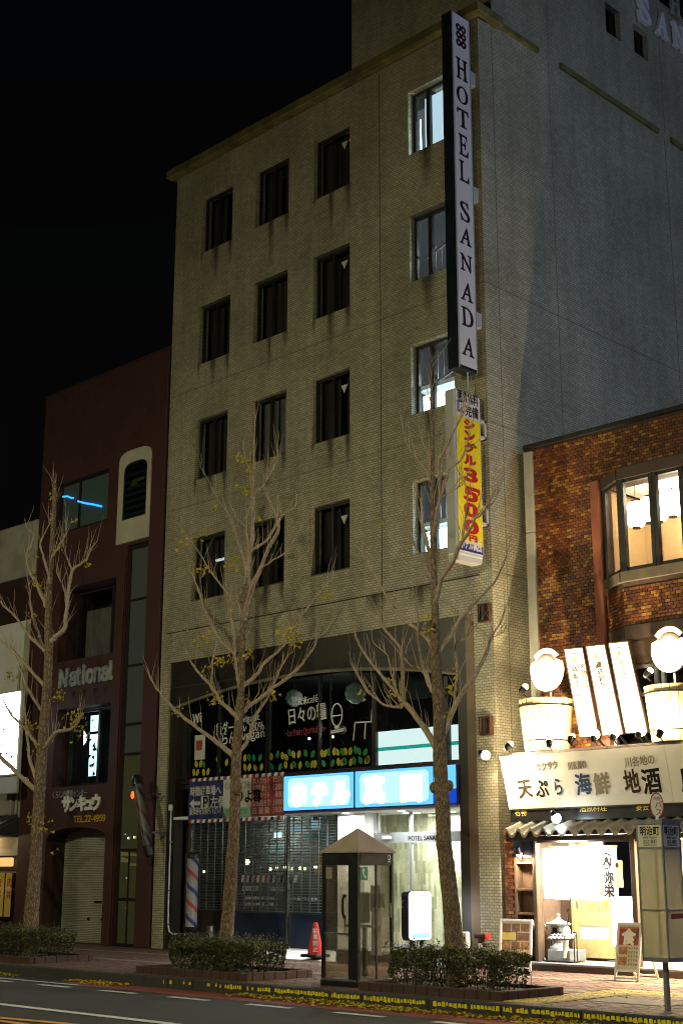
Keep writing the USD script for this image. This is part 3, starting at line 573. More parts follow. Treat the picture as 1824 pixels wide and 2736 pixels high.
part(lob, 'sensor', MB().cbox(-.55, -.33, Y-.08, Y-.03, 2.24, 2.31, .01), 'plastic_white')
part(lob, 'slatted_wall', MB().box(-2.4, 2.3, 1.5, 1.56, .2, 2.76), 'slat_wall')
part(lob, 'side_panel', MB().box(1.9, 1.95, .3, 1.5, .2, 2.76), 'white_paint')
for x in (-.2, .7, 1.5): part(lob, 'ceiling_lamp', MB().cbox(x-.12, x+.12, .9, 1.15, 2.74, 2.758, .005), 'lit_white'); 
lamp(lob, (.5, 1.0, 2.7), (.5, 1.05, 0), 40, (.97, 1.0, .92), .25)
for x in (-1.2, .3): part(lob, 'downlight', MB().cyl((x, .18, 2.74), (x, .18, 2.758), .07), 'lit_white')
lamp(lob, (-1.2, .12, 2.7), (-1.2, .22, 0), 30, (.95, 1.0, 1.0), .07); lamp(lob, (.3, .15, 2.7), (.3, .1, 0), 12, (.95, 1.0, 1.0), .07)
# barber shop front behind a grille shutter
bs = thing('barber_shop_front', 'dark barber shop front behind a lowered grille shutter', 'shop front', (-4, .4, 0))
Y = .40
XL, XR = -6.25, -1.56
gr = MB()
for k in range(34): gr.cyl((XL, Y, .84+k*.057), (XR, Y, .84+k*.057), .0075, 5)
part(bs, 'grille_rod', gr, 'grille_metal', kind='stuff')
gl = MB()
for k in range(19): x = XL+.06+k*.25; gl.box(x-.006, x+.006, Y-.012, Y+.012, .84, 2.74)
part(bs, 'grille_link', gl, 'grille_metal', kind='stuff')
for x in (XL, -4.85, -3.1, XR): part(bs, 'guide_rail', MB().cbox(x-.03, x+.03, Y-.03, Y+.04, .1, 2.76, .006), 'steel' if x != XR else 'dark_frame')
part(bs, 'lower_panel', MB().cbox(-6.2, -4.9, Y+.02, Y+.06, .1, .82, .01), 'brown_panel'); part(bs, 'lower_panel', MB().cbox(-4.8, -3.15, Y+.02, Y+.06, .12, .80, .01).cbox(-3.05, -1.6, Y+.02, Y+.06, .12, .80, .01), 'navy_panel')
part(bs, 'pane', MB().box(XL, XR, Y+.08, Y+.086, .8, 2.76), 'pane_tint')
part(bs, 'room', MB().box(-6.4, -1.5, 3.2, 3.3, 0, 2.8).box(-6.45, -6.4, .4, 3.2, 0, 2.8).box(-2.45, -2.4, 1.2, 3.2, 0, 2.8), 'curtain')
band = {k: MB() for k in ('stripe_red', 'white_paint', 'stripe_blue')}
for k in range(22):
    x = -4.72+k*.082; m = ('stripe_blue', 'white_paint', 'stripe_red', 'white_paint')[k % 4]; band[m].front(Polygon([(x, 1.42), (x+.082, 1.42), (x+.105, 1.56), (x+.023, 1.56)]), Y+.07, Y+.076)
for m, b in band.items(): part(bs, 'striped_band', b, m)
tx = MB()
for j, (t, x, z, h) in enumerate((('BARBER', -4.6, 1.24, .10), ('HAIR CUT', -3.7, 1.24, .08), ('営業時間 8:30 - 19:00', -4.5, 1.06, .07), ('定休日 月曜 第三火曜', -4.5, .94, .07), ('カット 顔そり 白髪染', -3.2, 1.06, .07))): text_at(tx, t, h, (x, Y+.074, z), XF, ZF, .003)
part(bs, 'window_lettering', tx, 'chalk_white')
part(bs, 'led_sign', MB().box(-2.35, -1.7, 1.0, 1.01, 1.60, 1.78), 'ink'); part(bs, 'led_letters', text_at(MB(), 'カットの店', .11, (-2.32, .985, 1.64), XF, ZF, .006, bold=1), 'lit_orange')
for (px, py, rb_) in ((722, 2323, .035), (739, 2320, .03), (761, 2318, .035), (781, 2322, .03), (802, 2321, .035), (814, 2322, .03), (843, 2318, .035), (660, 2304, .06), (649, 2344, .035), (545, 2330, .03)):
    part(bs, 'bulb', MB().add(trimesh.creation.icosphere(2, rb_).apply_translation(at(px, py, y=.75))), 'lit_bulb')
def inside(px, py, w, h, m, nm, y=.85, lab=None):
    p = at(px, py, y=y); part(bs, nm, MB().cbox(p[0]-w/2, p[0]+w/2, y, y+.03, p[2]-h/2, p[2]+h/2, .004), m, label=lab)
inside(741, 2232, .22, .12, 'lit_cool', 'ceiling_lamp'); inside(790, 2215, .5, .14, 'lit_blind', 'ceiling_lamp'); inside(735, 2262, .55, .05, 'lit_blind', 'ceiling_lamp'); inside(735, 2276, .5, .04, 'lit_blind', 'ceiling_lamp'); inside(842, 2200, .26, .26, 'lit_blind', 'wall_poster'); inside(842, 2188, .14, .08, 'poster_red', 'poster_mark', .84); inside(850, 2235, .8, .09, 'teal', 'shelf', 1.1); inside(850, 2310, .25, .4, 'amber_paper', 'warm_display', 1.0)  # the wall poster emits too: its lamplight is put into the colour
inside(700, 2400, 2.6, .9, 'curtain_light', 'counter', 1.25)
part(bs, 'back_wall', MB().box(-7.5, -2.4, 1.5, 1.55, .1, 2.75), 'curtain_light')
lamp(bs, (-4.2, 1.0, 2.45), (-4.2, 2.2, 0), 14, (1, .93, .8), .15, 'sphere')
lamp(hot, (-1.9, .75, 4.5), (-2.2, 1, 4), 12, (1, .9, .75), .1, 'sphere')  # unseen light added to brighten the paper pompoms
# ---- signs over the shops
def striped(t, x0, x1, z, y, n):
    for k in range(n):
        a = x0+(x1-x0)*k/n; b = x0+(x1-x0)*(k+1)/n; s = .02
        part(t, 'border_stripe', MB().front(Polygon([(a, z), (b, z), (b+s, z+.07), (a+s, z+.07)]), y-.004, y), ('poster_red', 'white_paint', 'poster_blue', 'white_paint')[k % 4])
sp = thing('parking_sign', 'blue parking sign with white arrow and P, leftmost of the shop signs', 'sign', (-5.3, 0, 2.75)); y0 = -.03
part(sp, 'board', MB().cbox(-5.88, -4.72, y0, .02, 2.75, 3.56, .006), 'poster_blue')
part(sp, 'lettering', text_at(text_at(text_at(MB(), '時間駐車場へ', .16, (-5.83, y0, 3.27), XF, ZF, .003, width=1.05, bold=2), '左側', .19, (-5.13, y0, 3.0), XF, ZF, .003, bold=2), '(駐車券をお持ち下さい)', .13, (-5.84, y0, 2.86), XF, ZF, .003, width=1.08, bold=1), 'poster_white')
part(sp, 'arrow', MB().front(Polygon([(-5.84, 3.09), (-5.68, 3.2), (-5.68, 3.13), (-5.47, 3.13), (-5.47, 3.05), (-5.68, 3.05), (-5.68, 2.98)]), y0-.003, y0), 'poster_white')
part(sp, 'letter_plate', MB().box(-5.44, -5.18, y0-.003, y0, 2.97, 3.24), 'poster_white'); part(sp, 'letter', text_at(MB(), 'P', .21, (-5.39, y0-.003, 3.0), XF, ZF, .003, bold=3), 'ink')
striped(sp, -5.88, -4.74, 3.565, y0+.02, 12); striped(sp, -5.88, -4.74, 2.67, y0+.02, 12)
sg = thing('green_notice_sign', 'white and pale green shop notice behind the middle tree trunk', 'sign', (-4.25, 0, 2.75))
part(sg, 'board', MB().cbox(-4.71, -3.81, y0, .02, 2.95, 3.56, .006), 'poster_white'); part(sg, 'lower_board', MB().cbox(-4.71, -3.81, y0, .02, 2.75, 2.948, .006), 'poster_green')
part(sg, 'lettering', text_at(text_at(MB(), '◎◎◎◎8', .12, (-4.65, y0, 3.36), XF, ZF, .003, width=.8), 'りよ容', .20, (-4.3, y0, 3.08), XF, ZF, .003, bold=3), 'ink'); part(sg, 'small_lettering', text_at(MB(), '営業中です', .1, (-4.62, y0, 2.82), XF, ZF, .003, width=.7), 'phone_green')
striped(sg, -4.71, -3.82, 3.565, y0+.02, 10); striped(sg, -4.71, -3.82, 2.67, y0+.02, 10)
sr = thing('price_list_sign', 'faded red haircut price list beside the blue lit sign', 'sign', (-3.3, 0, 2.75))
part(sr, 'board', MB().cbox(-3.80, -2.80, y0, .02, 2.75, 3.56, .006), 'poster_red')
tx = MB()
for k, (a, b) in enumerate((('大人カット', '1500'), ('中学生カット', '1200'), ('小人カット', '800'), ('女性顔そり', '1000'), ('白 髪 染', '3800'))): text_at(text_at(tx, a, .105, (-3.76, y0, 3.44-k*.155), XF, ZF, .003, width=.55, bold=1), b, .11, (-3.13 if len(b) > 3 else -3.05, y0, 3.44-k*.155), XF, ZF, .003)
part(sr, 'lettering', tx, 'poster_white'); striped(sr, -3.80, -2.82, 3.565, y0+.02, 10); striped(sr, -3.80, -2.82, 2.67, y0+.02, 10)
bl = thing('blue_lit_sign', 'long glowing blue lightbox with white characters over the hotel entrance', 'sign', (-.5, 0, 2.83))
part(bl, 'frame', MB().cbox(-2.79, 1.88, -.05, .02, 2.80, 3.56, .01), 'stripe_blue')
for x0, x1 in ((-2.76, -.76), (-.71, 1.30)):
    part(bl, 'lit_panel', MB().front(rr(x0, x1, 2.84, 3.53, .02), -.056, -.05), 'lit_blue'); part(bl, 'lit_glow', MB().front(rr(x0+.13, x1-.1, 2.90, 3.48, .1), -.059, -.0562), 'lit_cyan')
part(bl, 'lit_panel', MB().box(1.32, 1.86, -.056, -.05, 3.1, 3.53), 'lit_blue'); part(bl, 'lit_panel', MB().box(1.32, 1.86, -.056, -.05, 2.84, 3.09), 'lit_deepblue')
for k, c in enumerate('ホテル'): part(bl, 'lit_letter', text_at(MB(), c, .34, (-2.60+k*.6, -.0592, 2.98), XF, ZF, .004, bold=12), 'lit_white')
for k, c in enumerate('真田'): part(bl, 'lit_letter', text_at(MB(), c, .36, (-.52+k*.95, -.0592, 2.98), XF, ZF, .004, width=.62, bold=11), 'lit_white')
# ---- blade signs at the corner
bs1 = thing('tall_blade_sign', 'tall dark blade sign with serif letters down its pale face, near the roof', 'sign', (2.65, -.5, 10.9))
YA, YB, XA, XB, Z0, Z1 = -.82, -.27, 2.50, 2.775, 10.87, 18.58
part(bs1, 'casing', MB().cbox(XA, XB, YA, YB, Z0, Z1, .012), 'sign_dark'); part(bs1, 'face', MB().side(sbox(YA+.03, Z0+.06, YB-.02, Z1-.03), XB, XB+.004), 'sign_white')
part(bs1, 'edge_trim', MB().box(XB-.001, XB+.012, YA-.003, YA+.025, Z0, Z1).box(XB-.001, XB+.012, YB-.018, YB+.002, Z0, Z1), 'stripe_silver')
it = {'H': 0x1D43B, 'O': 0x1D442, 'T': 0x1D447, 'E': 0x1D438, 'L': 0x1D43F, 'S': 0x1D446, 'A': 0x1D434, 'N': 0x1D441, 'D': 0x1D437}
ym = (YA+YB)/2+.005
def serif(c, h, w, o, u, v, d, bold=2):
    g, _ = glyphs(chr(it[c]), 1.0, font='NotoSansMath-Regular.woff2', bold=bold, size=128); g = affinity.skew(g, xs=-16.5, origin=(0, 0)) if c in 'HOTELSAND' else g
    a, b, c2, e = g.bounds; g = affinity.scale(affinity.translate(g, -(a+c2)/2, -b), w/(c2-a), h/(e-b), origin=(0, 0)); return MB().poly(g, d, o, u, v)
for c, pt, pb in (('H', 298, 432), ('O', 442, 552), ('T', 556, 672), ('E', 680, 815), ('L', 812, 945), ('S', 1020, 1145)):
    za, zb = at(1000+.5255*445, pt*.5255, x=XB)[2], at(1000+.5255*450, pb*.5255, x=XB)[2]
    part(bs1, 'letter', serif(c, (za-zb)*.80, .36 if c not in 'LES' else .30, (XB+.0042, ym, zb+.10), YF, ZF, .006), 'letter_dark')
for c, pt, pb in (('A', 45, 317), ('N', 365, 637), ('A', 690, 985), ('D', 990, 1290), ('A', 1345, 1640)):
    za, zb = at(1050+.2232*870, 600+pt*.2232, x=XB)[2], at(1050+.2232*880, 600+pb*.2232, x=XB)[2]
    part(bs1, 'letter', serif(c, (za-zb)*.76, .36, (XB+.0042, ym, zb+.12), YF, ZF, .006), 'letter_dark')
for j in range(3):
    for i in range(2):
        z = at(1000+.5255*440, .5255*(150+j*38), x=XB)[2]; part(bs1, 'coin_mark', MB().side(ell(ym-.075+i*.15+.0, z+.02, .085, .085, 20).difference(ell(ym-.075+i*.15, z+.02, .03, .03, 8)), XB+.0042, XB+.009), 'letter_dark')
for z in (11.9, 14.6, 17.2): part(bs1, 'bracket', MB().box(2.58, 2.70, YB, 0, z, z+.3), 'sign_grey')
bs2 = thing('price_blade_sign', 'yellow room price blade sign with red characters, lower of the two', 'sign', (2.65, -.6, 7.1))
YA, YB, Z0, Z1 = -.96, -.2, 7.12, 10.42
part(bs2, 'casing', MB().cbox(XA, XB, YA, YB, Z0+.08, Z1, .04).hull([(x, y, z) for x in (XA+.02, XB-.02) for y, z in ((YA+.02, Z0+.09), (YB-.02, Z0+.09), (YA+.06, Z0), (YB-.06, Z0))]), 'sign_grey')
part(bs2, 'face', MB().side(rr(YA+.03, YB-.03, Z0+.16, Z1-.05, .03), XB-.001, XB+.004), 'sign_white')
zz = lambda cy, cx=800: at(1050+.2551*cx, 1000+cy*.2551, x=XB)[2]
zy1, zy0 = zz(470), zz(1775)
part(bs2, 'yellow_field', MB().box(XB+.0041, XB+.006, YA+.04, YB-.04, zy0, zy1), 'sign_yellow'); part(bs2, 'blue_field', MB().box(XB+.0041, XB+.006, YA+.04, YB-.04, Z0+.18, zy0-.002), 'sign_blue')
ym = (YA+YB)/2; tx = MB(); X6 = XB+.0062
text_at(tx, '朝食無料', .17, (XB+.0042, YA+.06, zz(300)), YF, ZF, .004, width=.62, bold=2); text_at(tx, '完備', .17, (XB+.0042, YA+.28, zz(425)-.02), YF, ZF, .004, width=.4, bold=2)
part(bs2, 'top_lettering', tx, 'letter_dark'); part(bs2, 'parking_mark', MB().box(XB+.0041, XB+.007, YA+.06, YA+.24, zz(420)-.02, zz(310)), 'sign_blue'); part(bs2, 'parking_letter', text_at(MB(), 'P', .13, (XB+.0072, YA+.10, zz(400)), YF, ZF, .003, bold=5), 'sign_white')
for c, a, b, w in (('シ', 480, 585, .32), ('ン', 600, 705, .32), ('グ', 715, 830, .34), ('ル', 850, 955, .36), ('3', 985, 1130, .42), ('5', 1180, 1335, .42), ('0', 1350, 1495, .42), ('0', 1525, 1670, .42), ('円', 1680, 1750, .24)):
    za, zb = zz(a), zz(b); g, _ = glyphs(c, 1.0, bold=6); x0, y0_, x1, y1_ = g.bounds; g = affinity.scale(affinity.translate(g, -(x0+x1)/2, -y0_), w/(x1-x0), (za-zb)/(y1_-y0_), origin=(0, 0))
    part(bs2, 'character', MB().poly(g, .004, (X6, ym+(.06 if c == '円' else .02), zb), YF, ZF), 'sign_red')
part(bs2, 'comma', MB().side(Polygon([(ym+.20, zz(1200)+.03), (ym+.29, zz(1200)+.03), (ym+.29, zz(1200)-.06), (ym+.22, zz(1200)-.1), (ym+.25, zz(1200)-.04), (ym+.2, zz(1200)-.04)]), X6, X6+.004), 'sign_red')
part(bs2, 'bottom_lettering', text_at(text_at(MB(), 'ホテル真田', .15, (X6, YA+.06, Z0+.24), YF, ZF, .004, width=.62, bold=3), 'サナダ', .04, (X6, YA+.44, Z0+.42), YF, ZF, .004), 'sign_white')
for z in (7.9, 9.6): part(bs2, 'bracket', MB().box(2.56, 2.74, YB, 0, z, z+.05).box(2.56, 2.74, YB, 0, z+.33, z+.38).box(2.56, 2.74, -.05, 0, z, z+.38), 'sign_grey')
part(bs2, 'hanger_rod', MB().cyl((2.68, -.45, 10.4), (2.68, -.45, 10.9), .015), 'sign_grey')
# vent boxes on the corner column, mounted letters on the side wall
for k, (px, py) in enumerate(((1296, 1638), (1300, 1940))):
    p = at(px, py, y=-.03); t = thing('vent_hood', 'small rusty vent box on the tiled corner column, '+('upper one' if k == 0 else 'lower one'), 'vent', p)
    part(t, 'box', MB().front(sbox(p[0]-.13, p[2]-.17, p[0]+.13, p[2]+.17).difference(sbox(p[0]-.10, p[2]-.14, p[0]+.10, p[2]+.14)), -.10, 0), 'rust'); part(t, 'grille', MB().box(p[0]-.1, p[0]-.01, -.06, -.05, p[2]-.14, p[2]+.14), 'dark_frame'); part(t, 'stain', MB().box(p[0]+.0, p[0]+.1, -.07, -.06, p[2]-.14, p[2]+.14), 'rust')
sl = thing('roof_lettering', 'large pale mounted letters high on the hotel side wall', 'lettering', (2.85, 7, 21.7))
for k, c in enumerate('SANADA'): part(sl, 'letter', serif(c, .72, .56, (2.82, 6.38+k*.78, 21.66), YF, ZF, .09, bold=5), 'white_metal')
for k, c in enumerate('HOTEL'): part(sl, 'letter', serif(c, .62, .5, (2.82, 7.9+k*.7, 22.62), YF, ZF, .07, bold=4), 'dirty_white')
# ================================================================ dark red shop building, and the pale building beyond it
red = thing('red_shop_building', 'narrow dark red building with a cream arched bay and a rolled-down shutter', 'building', (-9.9, 0, 0))
RX0, RX1, RZ = -12.55, -7.12, 14.2
arch_o = Polygon([(-11.42, 0), (-8.93, 0), (-8.93, 2.42)]+[(-10.17+1.24*math.cos(a), 2.42+.27*math.sin(a)) for a in np.linspace(0, PI, 16)]+[(-11.42, 2.42)])
wins = [sbox(-11.75, 10.22, -9.48, 11.6), sbox(-11.35, 6.81, -8.95, 8.68), sbox(-11.3, 3.67, -8.9, 5.6)]
rec = sbox(-8.55, 0, -7.72, 9.4)
part(red, 'wall', MB().front(sbox(RX0, 0, RX1, RZ).difference(unary_union(wins+[rec, arch_o])), 0, .25), 'red_stucco')
part(red, 'pilaster', MB().cbox(-7.64, RX1-.0, -.05, .002, 0, RZ-.02, .01), 'red_stucco'); part(red, 'pilaster', MB().cbox(RX0, -12.0, -.08, .002, 0, 9.2, .01), 'red_stucco')
part(red, 'pilaster', MB().cbox(-8.9, -8.58, -.05, .002, 0, 9.1, .01), 'red_stucco')
rs = MB()
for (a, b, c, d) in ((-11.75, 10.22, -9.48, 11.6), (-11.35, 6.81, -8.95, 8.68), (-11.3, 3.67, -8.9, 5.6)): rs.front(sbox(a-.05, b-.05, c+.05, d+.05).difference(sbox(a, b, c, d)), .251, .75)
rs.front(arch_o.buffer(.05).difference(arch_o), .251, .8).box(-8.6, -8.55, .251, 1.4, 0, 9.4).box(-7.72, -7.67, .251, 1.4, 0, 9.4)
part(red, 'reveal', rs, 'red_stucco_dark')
part(red, 'inner_wall', MB().box(RX0+.1, RX1-.05, 1.6, 1.7, 0, RZ).box(RX0, RX0+.08, .26, 9, 0, RZ).box(RX1-.08, RX1, .26, 9, 0, RZ).box(RX0, RX1, .26, 9, RZ-.2, RZ-.05), 'dark_inside')
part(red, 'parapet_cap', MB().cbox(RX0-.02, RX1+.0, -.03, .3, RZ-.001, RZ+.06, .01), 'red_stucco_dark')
def red_window(x0, z0, x1, z1, y, mull, pane, label=None):
    fr = MB().front(sbox(x0, z0, x1, z1).difference(sbox(x0+.06, z0+.06, x1-.06, z1-.06)), y, y+.06)
    for m in mull: fr.box(m-.04, m+.04, y-.01, y+.05, z0+.05, z1-.05)
    w = part(red, 'window', fr, 'dark_frame', label=label); part(w, 'pane', MB().box(x0+.05, x1-.05, y+.02, y+.026, z0+.05, z1-.05), pane); return w
w = red_window(-11.7, 10.24, -9.5, 11.58, .10, [-10.85], 'pane_teal', 'teal window with a blue neon line behind the glass')
part(w, 'neon_line', MB().tube([at(px, py, y=.095) for px, py in ((168, 1327), (180, 1326), (192, 1331), (196, 1330))], .022, 8), 'lit_neon'); part(w, 'neon_line', MB().tube([at(px, py, y=.095) for px, py in ((208, 1339), (225, 1344), (250, 1348), (271, 1353))], .024, 8), 'lit_neon')
w = red_window(-11.3, 6.84, -8.97, 8.66, .5, [-9.75], 'pane'); part(w, 'curtain', MB().add(*folds(-11.2, -8.9, .72, 6.9, 8.2, .03, seed=77)), 'curtain_light'); part(w, 'grille', MB().box(-9.6, -9.0, .68, .69, 7.9, 7.92).box(-9.6, -9.0, .68, .69, 7.6, 7.62), 'white_paint')
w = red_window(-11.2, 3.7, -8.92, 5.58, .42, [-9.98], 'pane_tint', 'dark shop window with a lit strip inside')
part(w, 'lit_strip', MB().box(-10.62, -10.22, .60, .62, 3.95, 4.98).box(-10.62, -10.22, .60, .62, 5.05, 5.45), 'lit_cool', label='glowing white sign strip inside the window')  # added emitter behind the pane, stands for a mirrored lit sign
lf = MB()
for k in range(9): leaf_fan(lf, (-10.58+rnd.random()*.3, .585, 4.05+k*.1), .10, (.1, -1, .1), rnd.random()*6)
part(w, 'leaf_print', lf, 'dark_frame', kind='stuff'); part(w, 'curtain', MB().box(-12, -10.9, .8, .82, 3.7, 5.6), 'curtain')  # dark leaf shapes stand for tree leaves mirrored with the sign
# cream bay with an arched window
BY = -.06; bo = Polygon([(-9.05, 9.48), (-7.70, 9.48), (-7.70, 11.55)]+[(-8.375+.675*math.copysign(abs(math.cos(a))**.6, math.cos(a)), 11.5+.34*math.sin(a)**.6) for a in np.linspace(.1, PI-.1, 18)]+[(-9.05, 11.55)])
shift = lambda g: Polygon([(-8.97+(x+9.05)*1.32/1.35, z) for x, z in g.exterior.coords]); bo = shift(bo)
bi = Polygon([(-8.84, 10.06), (-7.86, 10.06), (-7.86, 11.25)]+[(-8.35+.49*math.copysign(abs(math.cos(a))**.62, math.cos(a)), 11.22+.30*math.sin(a)**.62) for a in np.linspace(0.1, PI-.1, 16)]+[(-8.84, 11.25)]); bi = shift(bi)
bay = part(red, 'arched_bay', MB().front(bo.difference(bi), BY, -.001), 'cream_stucco'); part(bay, 'window_frame', MB().front(bi.difference(bi.buffer(-.05)), -.045, -.02), 'dark_frame'); part(bay, 'pane', MB().front(bi, -.035, -.031), 'pane_tint')
bl_ = MB()
for k in range(7): bl_.box(-8.72, -7.85, -.020, -.014, 10.15+k*.17, 10.22+k*.17)
part(bay, 'blind_slat', bl_, 'curtain_light'); part(bay, 'paper_sheet', MB().box(-8.42, -7.95, -.029, -.0235, 10.98, 11.06).box(-8.5, -8.25, -.029, -.0235, 10.9, 10.98), 'poster_yellow')
part(bay, 'back_panel', MB().front(bi, -.012, -.004), 'dark_inside')
# glazed strip beside the shop
gs = MB().front(rec.difference(unary_union([sbox(-8.5, .06, -7.77, 1.0), sbox(-8.5, 1.06, -7.77, 2.1), sbox(-8.5, 2.16, -7.77, 4.3), sbox(-8.5, 4.36, -7.77, 5.0), sbox(-8.5, 5.06, -7.77, 6.4), sbox(-8.5, 6.46, -7.77, 8.0), sbox(-8.5, 8.06, -7.77, 9.3)])), .10, .15).box(-8.16, -8.13, .095, .14, .06, 2.1)
w = part(red, 'glazed_strip', gs, 'dark_frame'); part(w, 'pane', MB().box(-8.53, -7.74, .12, .126, 0, 4.3), 'pane_green'); part(w, 'pane', MB().box(-8.53, -7.74, .12, .126, 4.33, 9.35), 'pane_grey')
part(w, 'inside_panel', MB().box(-8.5, -7.74, .5, .52, 8.5, 9.3).box(-8.5, -7.74, .5, .52, 4.4, 5.6), 'curtain_light')
[part(w, 'inside_lamp', MB().hull([at(a, b, y=yy) for a, b in c for yy in (.13, .138)]), 'lit_amber', label='amber lamp glow seen in the glazed strip') for c in (((323, 2276), (366, 2283), (366, 2288), (323, 2287)), ((323, 2290), (343, 2296), (348, 2306), (323, 2304)), ((345, 2308), (366, 2308), (366, 2314), (345, 2314)))]  # small amber emitting patches just behind the pane
[part(w, 'inside_lamp', MB().add(trimesh.creation.icosphere(1, r_).apply_translation(at(a, b, y=.15))), 'lit_warm') for a, b, r_ in ((344, 2240, .035), (360, 2238, .035), (335, 2230, .02), (338, 2347, .02), (338, 2428, .02))]
part(w, 'signal_glow', MB().add(trimesh.creation.icosphere(2, .06).apply_scale((1, .3, 1.5)).apply_translation(at(354, 2125, y=.07))), 'lit_red', label='red round lamp glow beside the leaning barber pole')
# shutter
sh = part(red, 'shutter', MB().cbox(-11.42, -8.93, .58, .6, 0, 2.75, .002), 'shutter', label='pale slatted roller shutter rolled down')
for k in range(66):
    z = .02+k*.0405
    if z < 2.68: part(sh, 'slat', MB().hull([(x, y, z+c) for x in (-11.4, -8.95) for y, c in ((.58, 0), (.552, .010), (.552, .028), (.58, .038))]), 'shutter')
part(sh, 'letter_slot', MB().box(-10.05, -9.75, .545, .552, .92, .97), 'ink'); part(sh, 'handle', MB().box(-10.3, -10.2, .54, .552, .52, .58).box(-9.75, -9.65, .54, .552, .52, .58), 'ink')
# lettering on the shop
for k, c in enumerate('National'):
    xk = (-11.2, -10.72, -10.42, -10.18, -10.02, -9.70, -9.37, -9.07)[k]; g, gw = glyphs(c, .42, font='Inter.woff2', bold=5); part(red, 'mounted_letter', MB().poly(g, .05, (xk, -.012, 6.16), XF, ZF), 'letter_silver')
part(red, 'small_lettering', text_at(MB(), 'くらしの電器センター', .14, (-11.25, -.004, 3.42), XF, ZF, .01, width=1.5, bold=2), 'letter_silver')
for k, c in enumerate('サンキュウ'):
    g, gw = glyphs(c, .29, bold=6); part(red, 'mounted_letter', MB().poly(g, .03, (-10.80+k*.31-(.02 if k == 4 else 0), -.006, 3.10), XF, ZF), 'white_paint')
part(red, 'phone_lettering', text_at(MB(), 'TEL.22-4959', .15, (-10.27, -.004, 2.80), XF, ZF, .012, width=1.3, bold=3), 'letter_gold')
for k in range(3): stain(red, -10.4+k*.5, 3.08, .1, .3)
for k in range(5): stain(red, -11+k*.45, 5.6+.4, .15, .3)
# leaning barber pole
def barber(t, c0, c1, r, n, caps, dim=''):
    """Cylinder with red, white and blue bands winding up it."""
    c0, c1 = np.asarray(c0, float), np.asarray(c1, float); ax = c1-c0; L = np.linalg.norm(ax); ax /= L
    a = np.cross(ax, [0, 1, 0]); a /= np.linalg.norm(a); b = np.cross(ax, a); K, S = 30, 40
    acc = {k: MB() for k in ('stripe_red', 'stripe_silver', 'stripe_blue')}
    for i in range(K):
        for j in range(S):
            ph = (j/S*1.0 + i/K*n) % 1.0; m = 'stripe_red' if ph < .16 else 'stripe_silver' if ph < .5 else 'stripe_blue' if ph < .66 else 'stripe_silver'
            q = []
            for (ii, jj) in ((i, j), (i, j+1), (i+1, j+1), (i+1, j)):
                # shear the rows so that the bands wind smoothly
                g = 2*PI*(jj/S-ii/K*n); q.append(c0+ax*L*ii/K+r*(a*math.cos(g)+b*math.sin(g)))
            ph = (j/S) % 1.0; m = 'stripe_red' if ph < .13 else 'stripe_silver' if ph < .5 else 'stripe_blue' if ph < .63 else 'stripe_silver'
            acc[m].add(q, [(0, 1, 2, 3)])
    for m, mb in acc.items(): part(t, {'stripe_red': 'red_band', 'stripe_silver': 'pale_band', 'stripe_blue': 'blue_band'}[m], mb, m+dim)
    part(t, 'top_cap', MB().tube([c1, c1+ax*caps*.6, c1+ax*caps], [r*1.25, r*1.25, r*.8], 20), 'black_metal', smooth=40); part(t, 'bottom_cap', MB().tube([c0-ax*caps, c0-ax*caps*.4, c0], [r*.9, r*1.25, r*1.25], 20), 'black_metal', smooth=40)
P1, P0 = at(368, 2098, y=-.5), at(396, 2262, y=-.5)
bp = thing('barber_pole_sign', 'leaning striped barber pole on the red building corner', 'barber pole', P0)
barber(bp, P0, P1, .10, 1.3, .22, '_dim'); part(bp, 'bracket', MB().beam((P0[0]+.05, -.5, P0[2]+.3), (P0[0]+.08, -.1, P0[2]+.3), .04).beam((P1[0]+.1, -.5, P1[2]-.2), (P1[0]+.35, -.1, P1[2]-.2), .04), 'black_metal')
# ---- pale building at the far left
pal = thing('pale_shop_building', 'low pale building with a stained parapet and a small tiled awning, far left', 'building', (-14, 0, 0))
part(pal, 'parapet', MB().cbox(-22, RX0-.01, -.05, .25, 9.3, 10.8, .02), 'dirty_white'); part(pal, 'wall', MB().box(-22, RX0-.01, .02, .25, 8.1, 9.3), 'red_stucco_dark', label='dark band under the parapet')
part(pal, 'wall', MB().box(-22, RX0-.35, 0, .25, 6.2, 8.1), 'white_wall', label='plain white wall panel'); part(pal, 'pilaster', MB().box(RX0-.35, RX0-.01, -.02, .25, 2.9, 8.1), 'dirty_white')
part(pal, 'lower_wall', MB().box(-22, RX0-.35, .03, .25, 2.9, 6.2), 'red_stucco', label='dull mauve lower wall'); part(pal, 'window', MB().box(-16.5, -14.65, -.01, .0, 6.5, 8.0), 'dark_frame')
part(pal, 'pipe', MB().cyl((-13.0, -.06, 3.0), (-13.0, -.06, 6.9), .03).cyl((-12.75, -.06, 3.1), (-12.75, -.06, 4.0), .03), 'dirty_white')
part(pal, 'inner_wall', MB().box(-22, RX0-.1, 1.6, 1.7, 0, 10.5).box(-22, RX0, .26, 8, 10.3, 10.5).box(-22, RX0-.36, .24, 1.6, 2.7, 2.8), 'dark_inside')
part(pal, 'meter_box', MB().cbox(-13.6, -12.95, -.1, .02, 3.05, 3.6, .02), 'dirty_white')
aw = part(pal, 'awning', MB().hull([(x, y, z) for x in (-18, RX0-.05) for y, z in ((.0, 3.0), (-.75, 2.62), (-.75, 2.52), (0, 2.52))]), 'roof_tile_dark')
for k in range(18):
    x = -12.75-k*.26; part(aw, 'roof_tile', MB().tube([(x, -.02, 3.02), (x, -.78, 2.64)], .06, 10), 'roof_tile_dark')
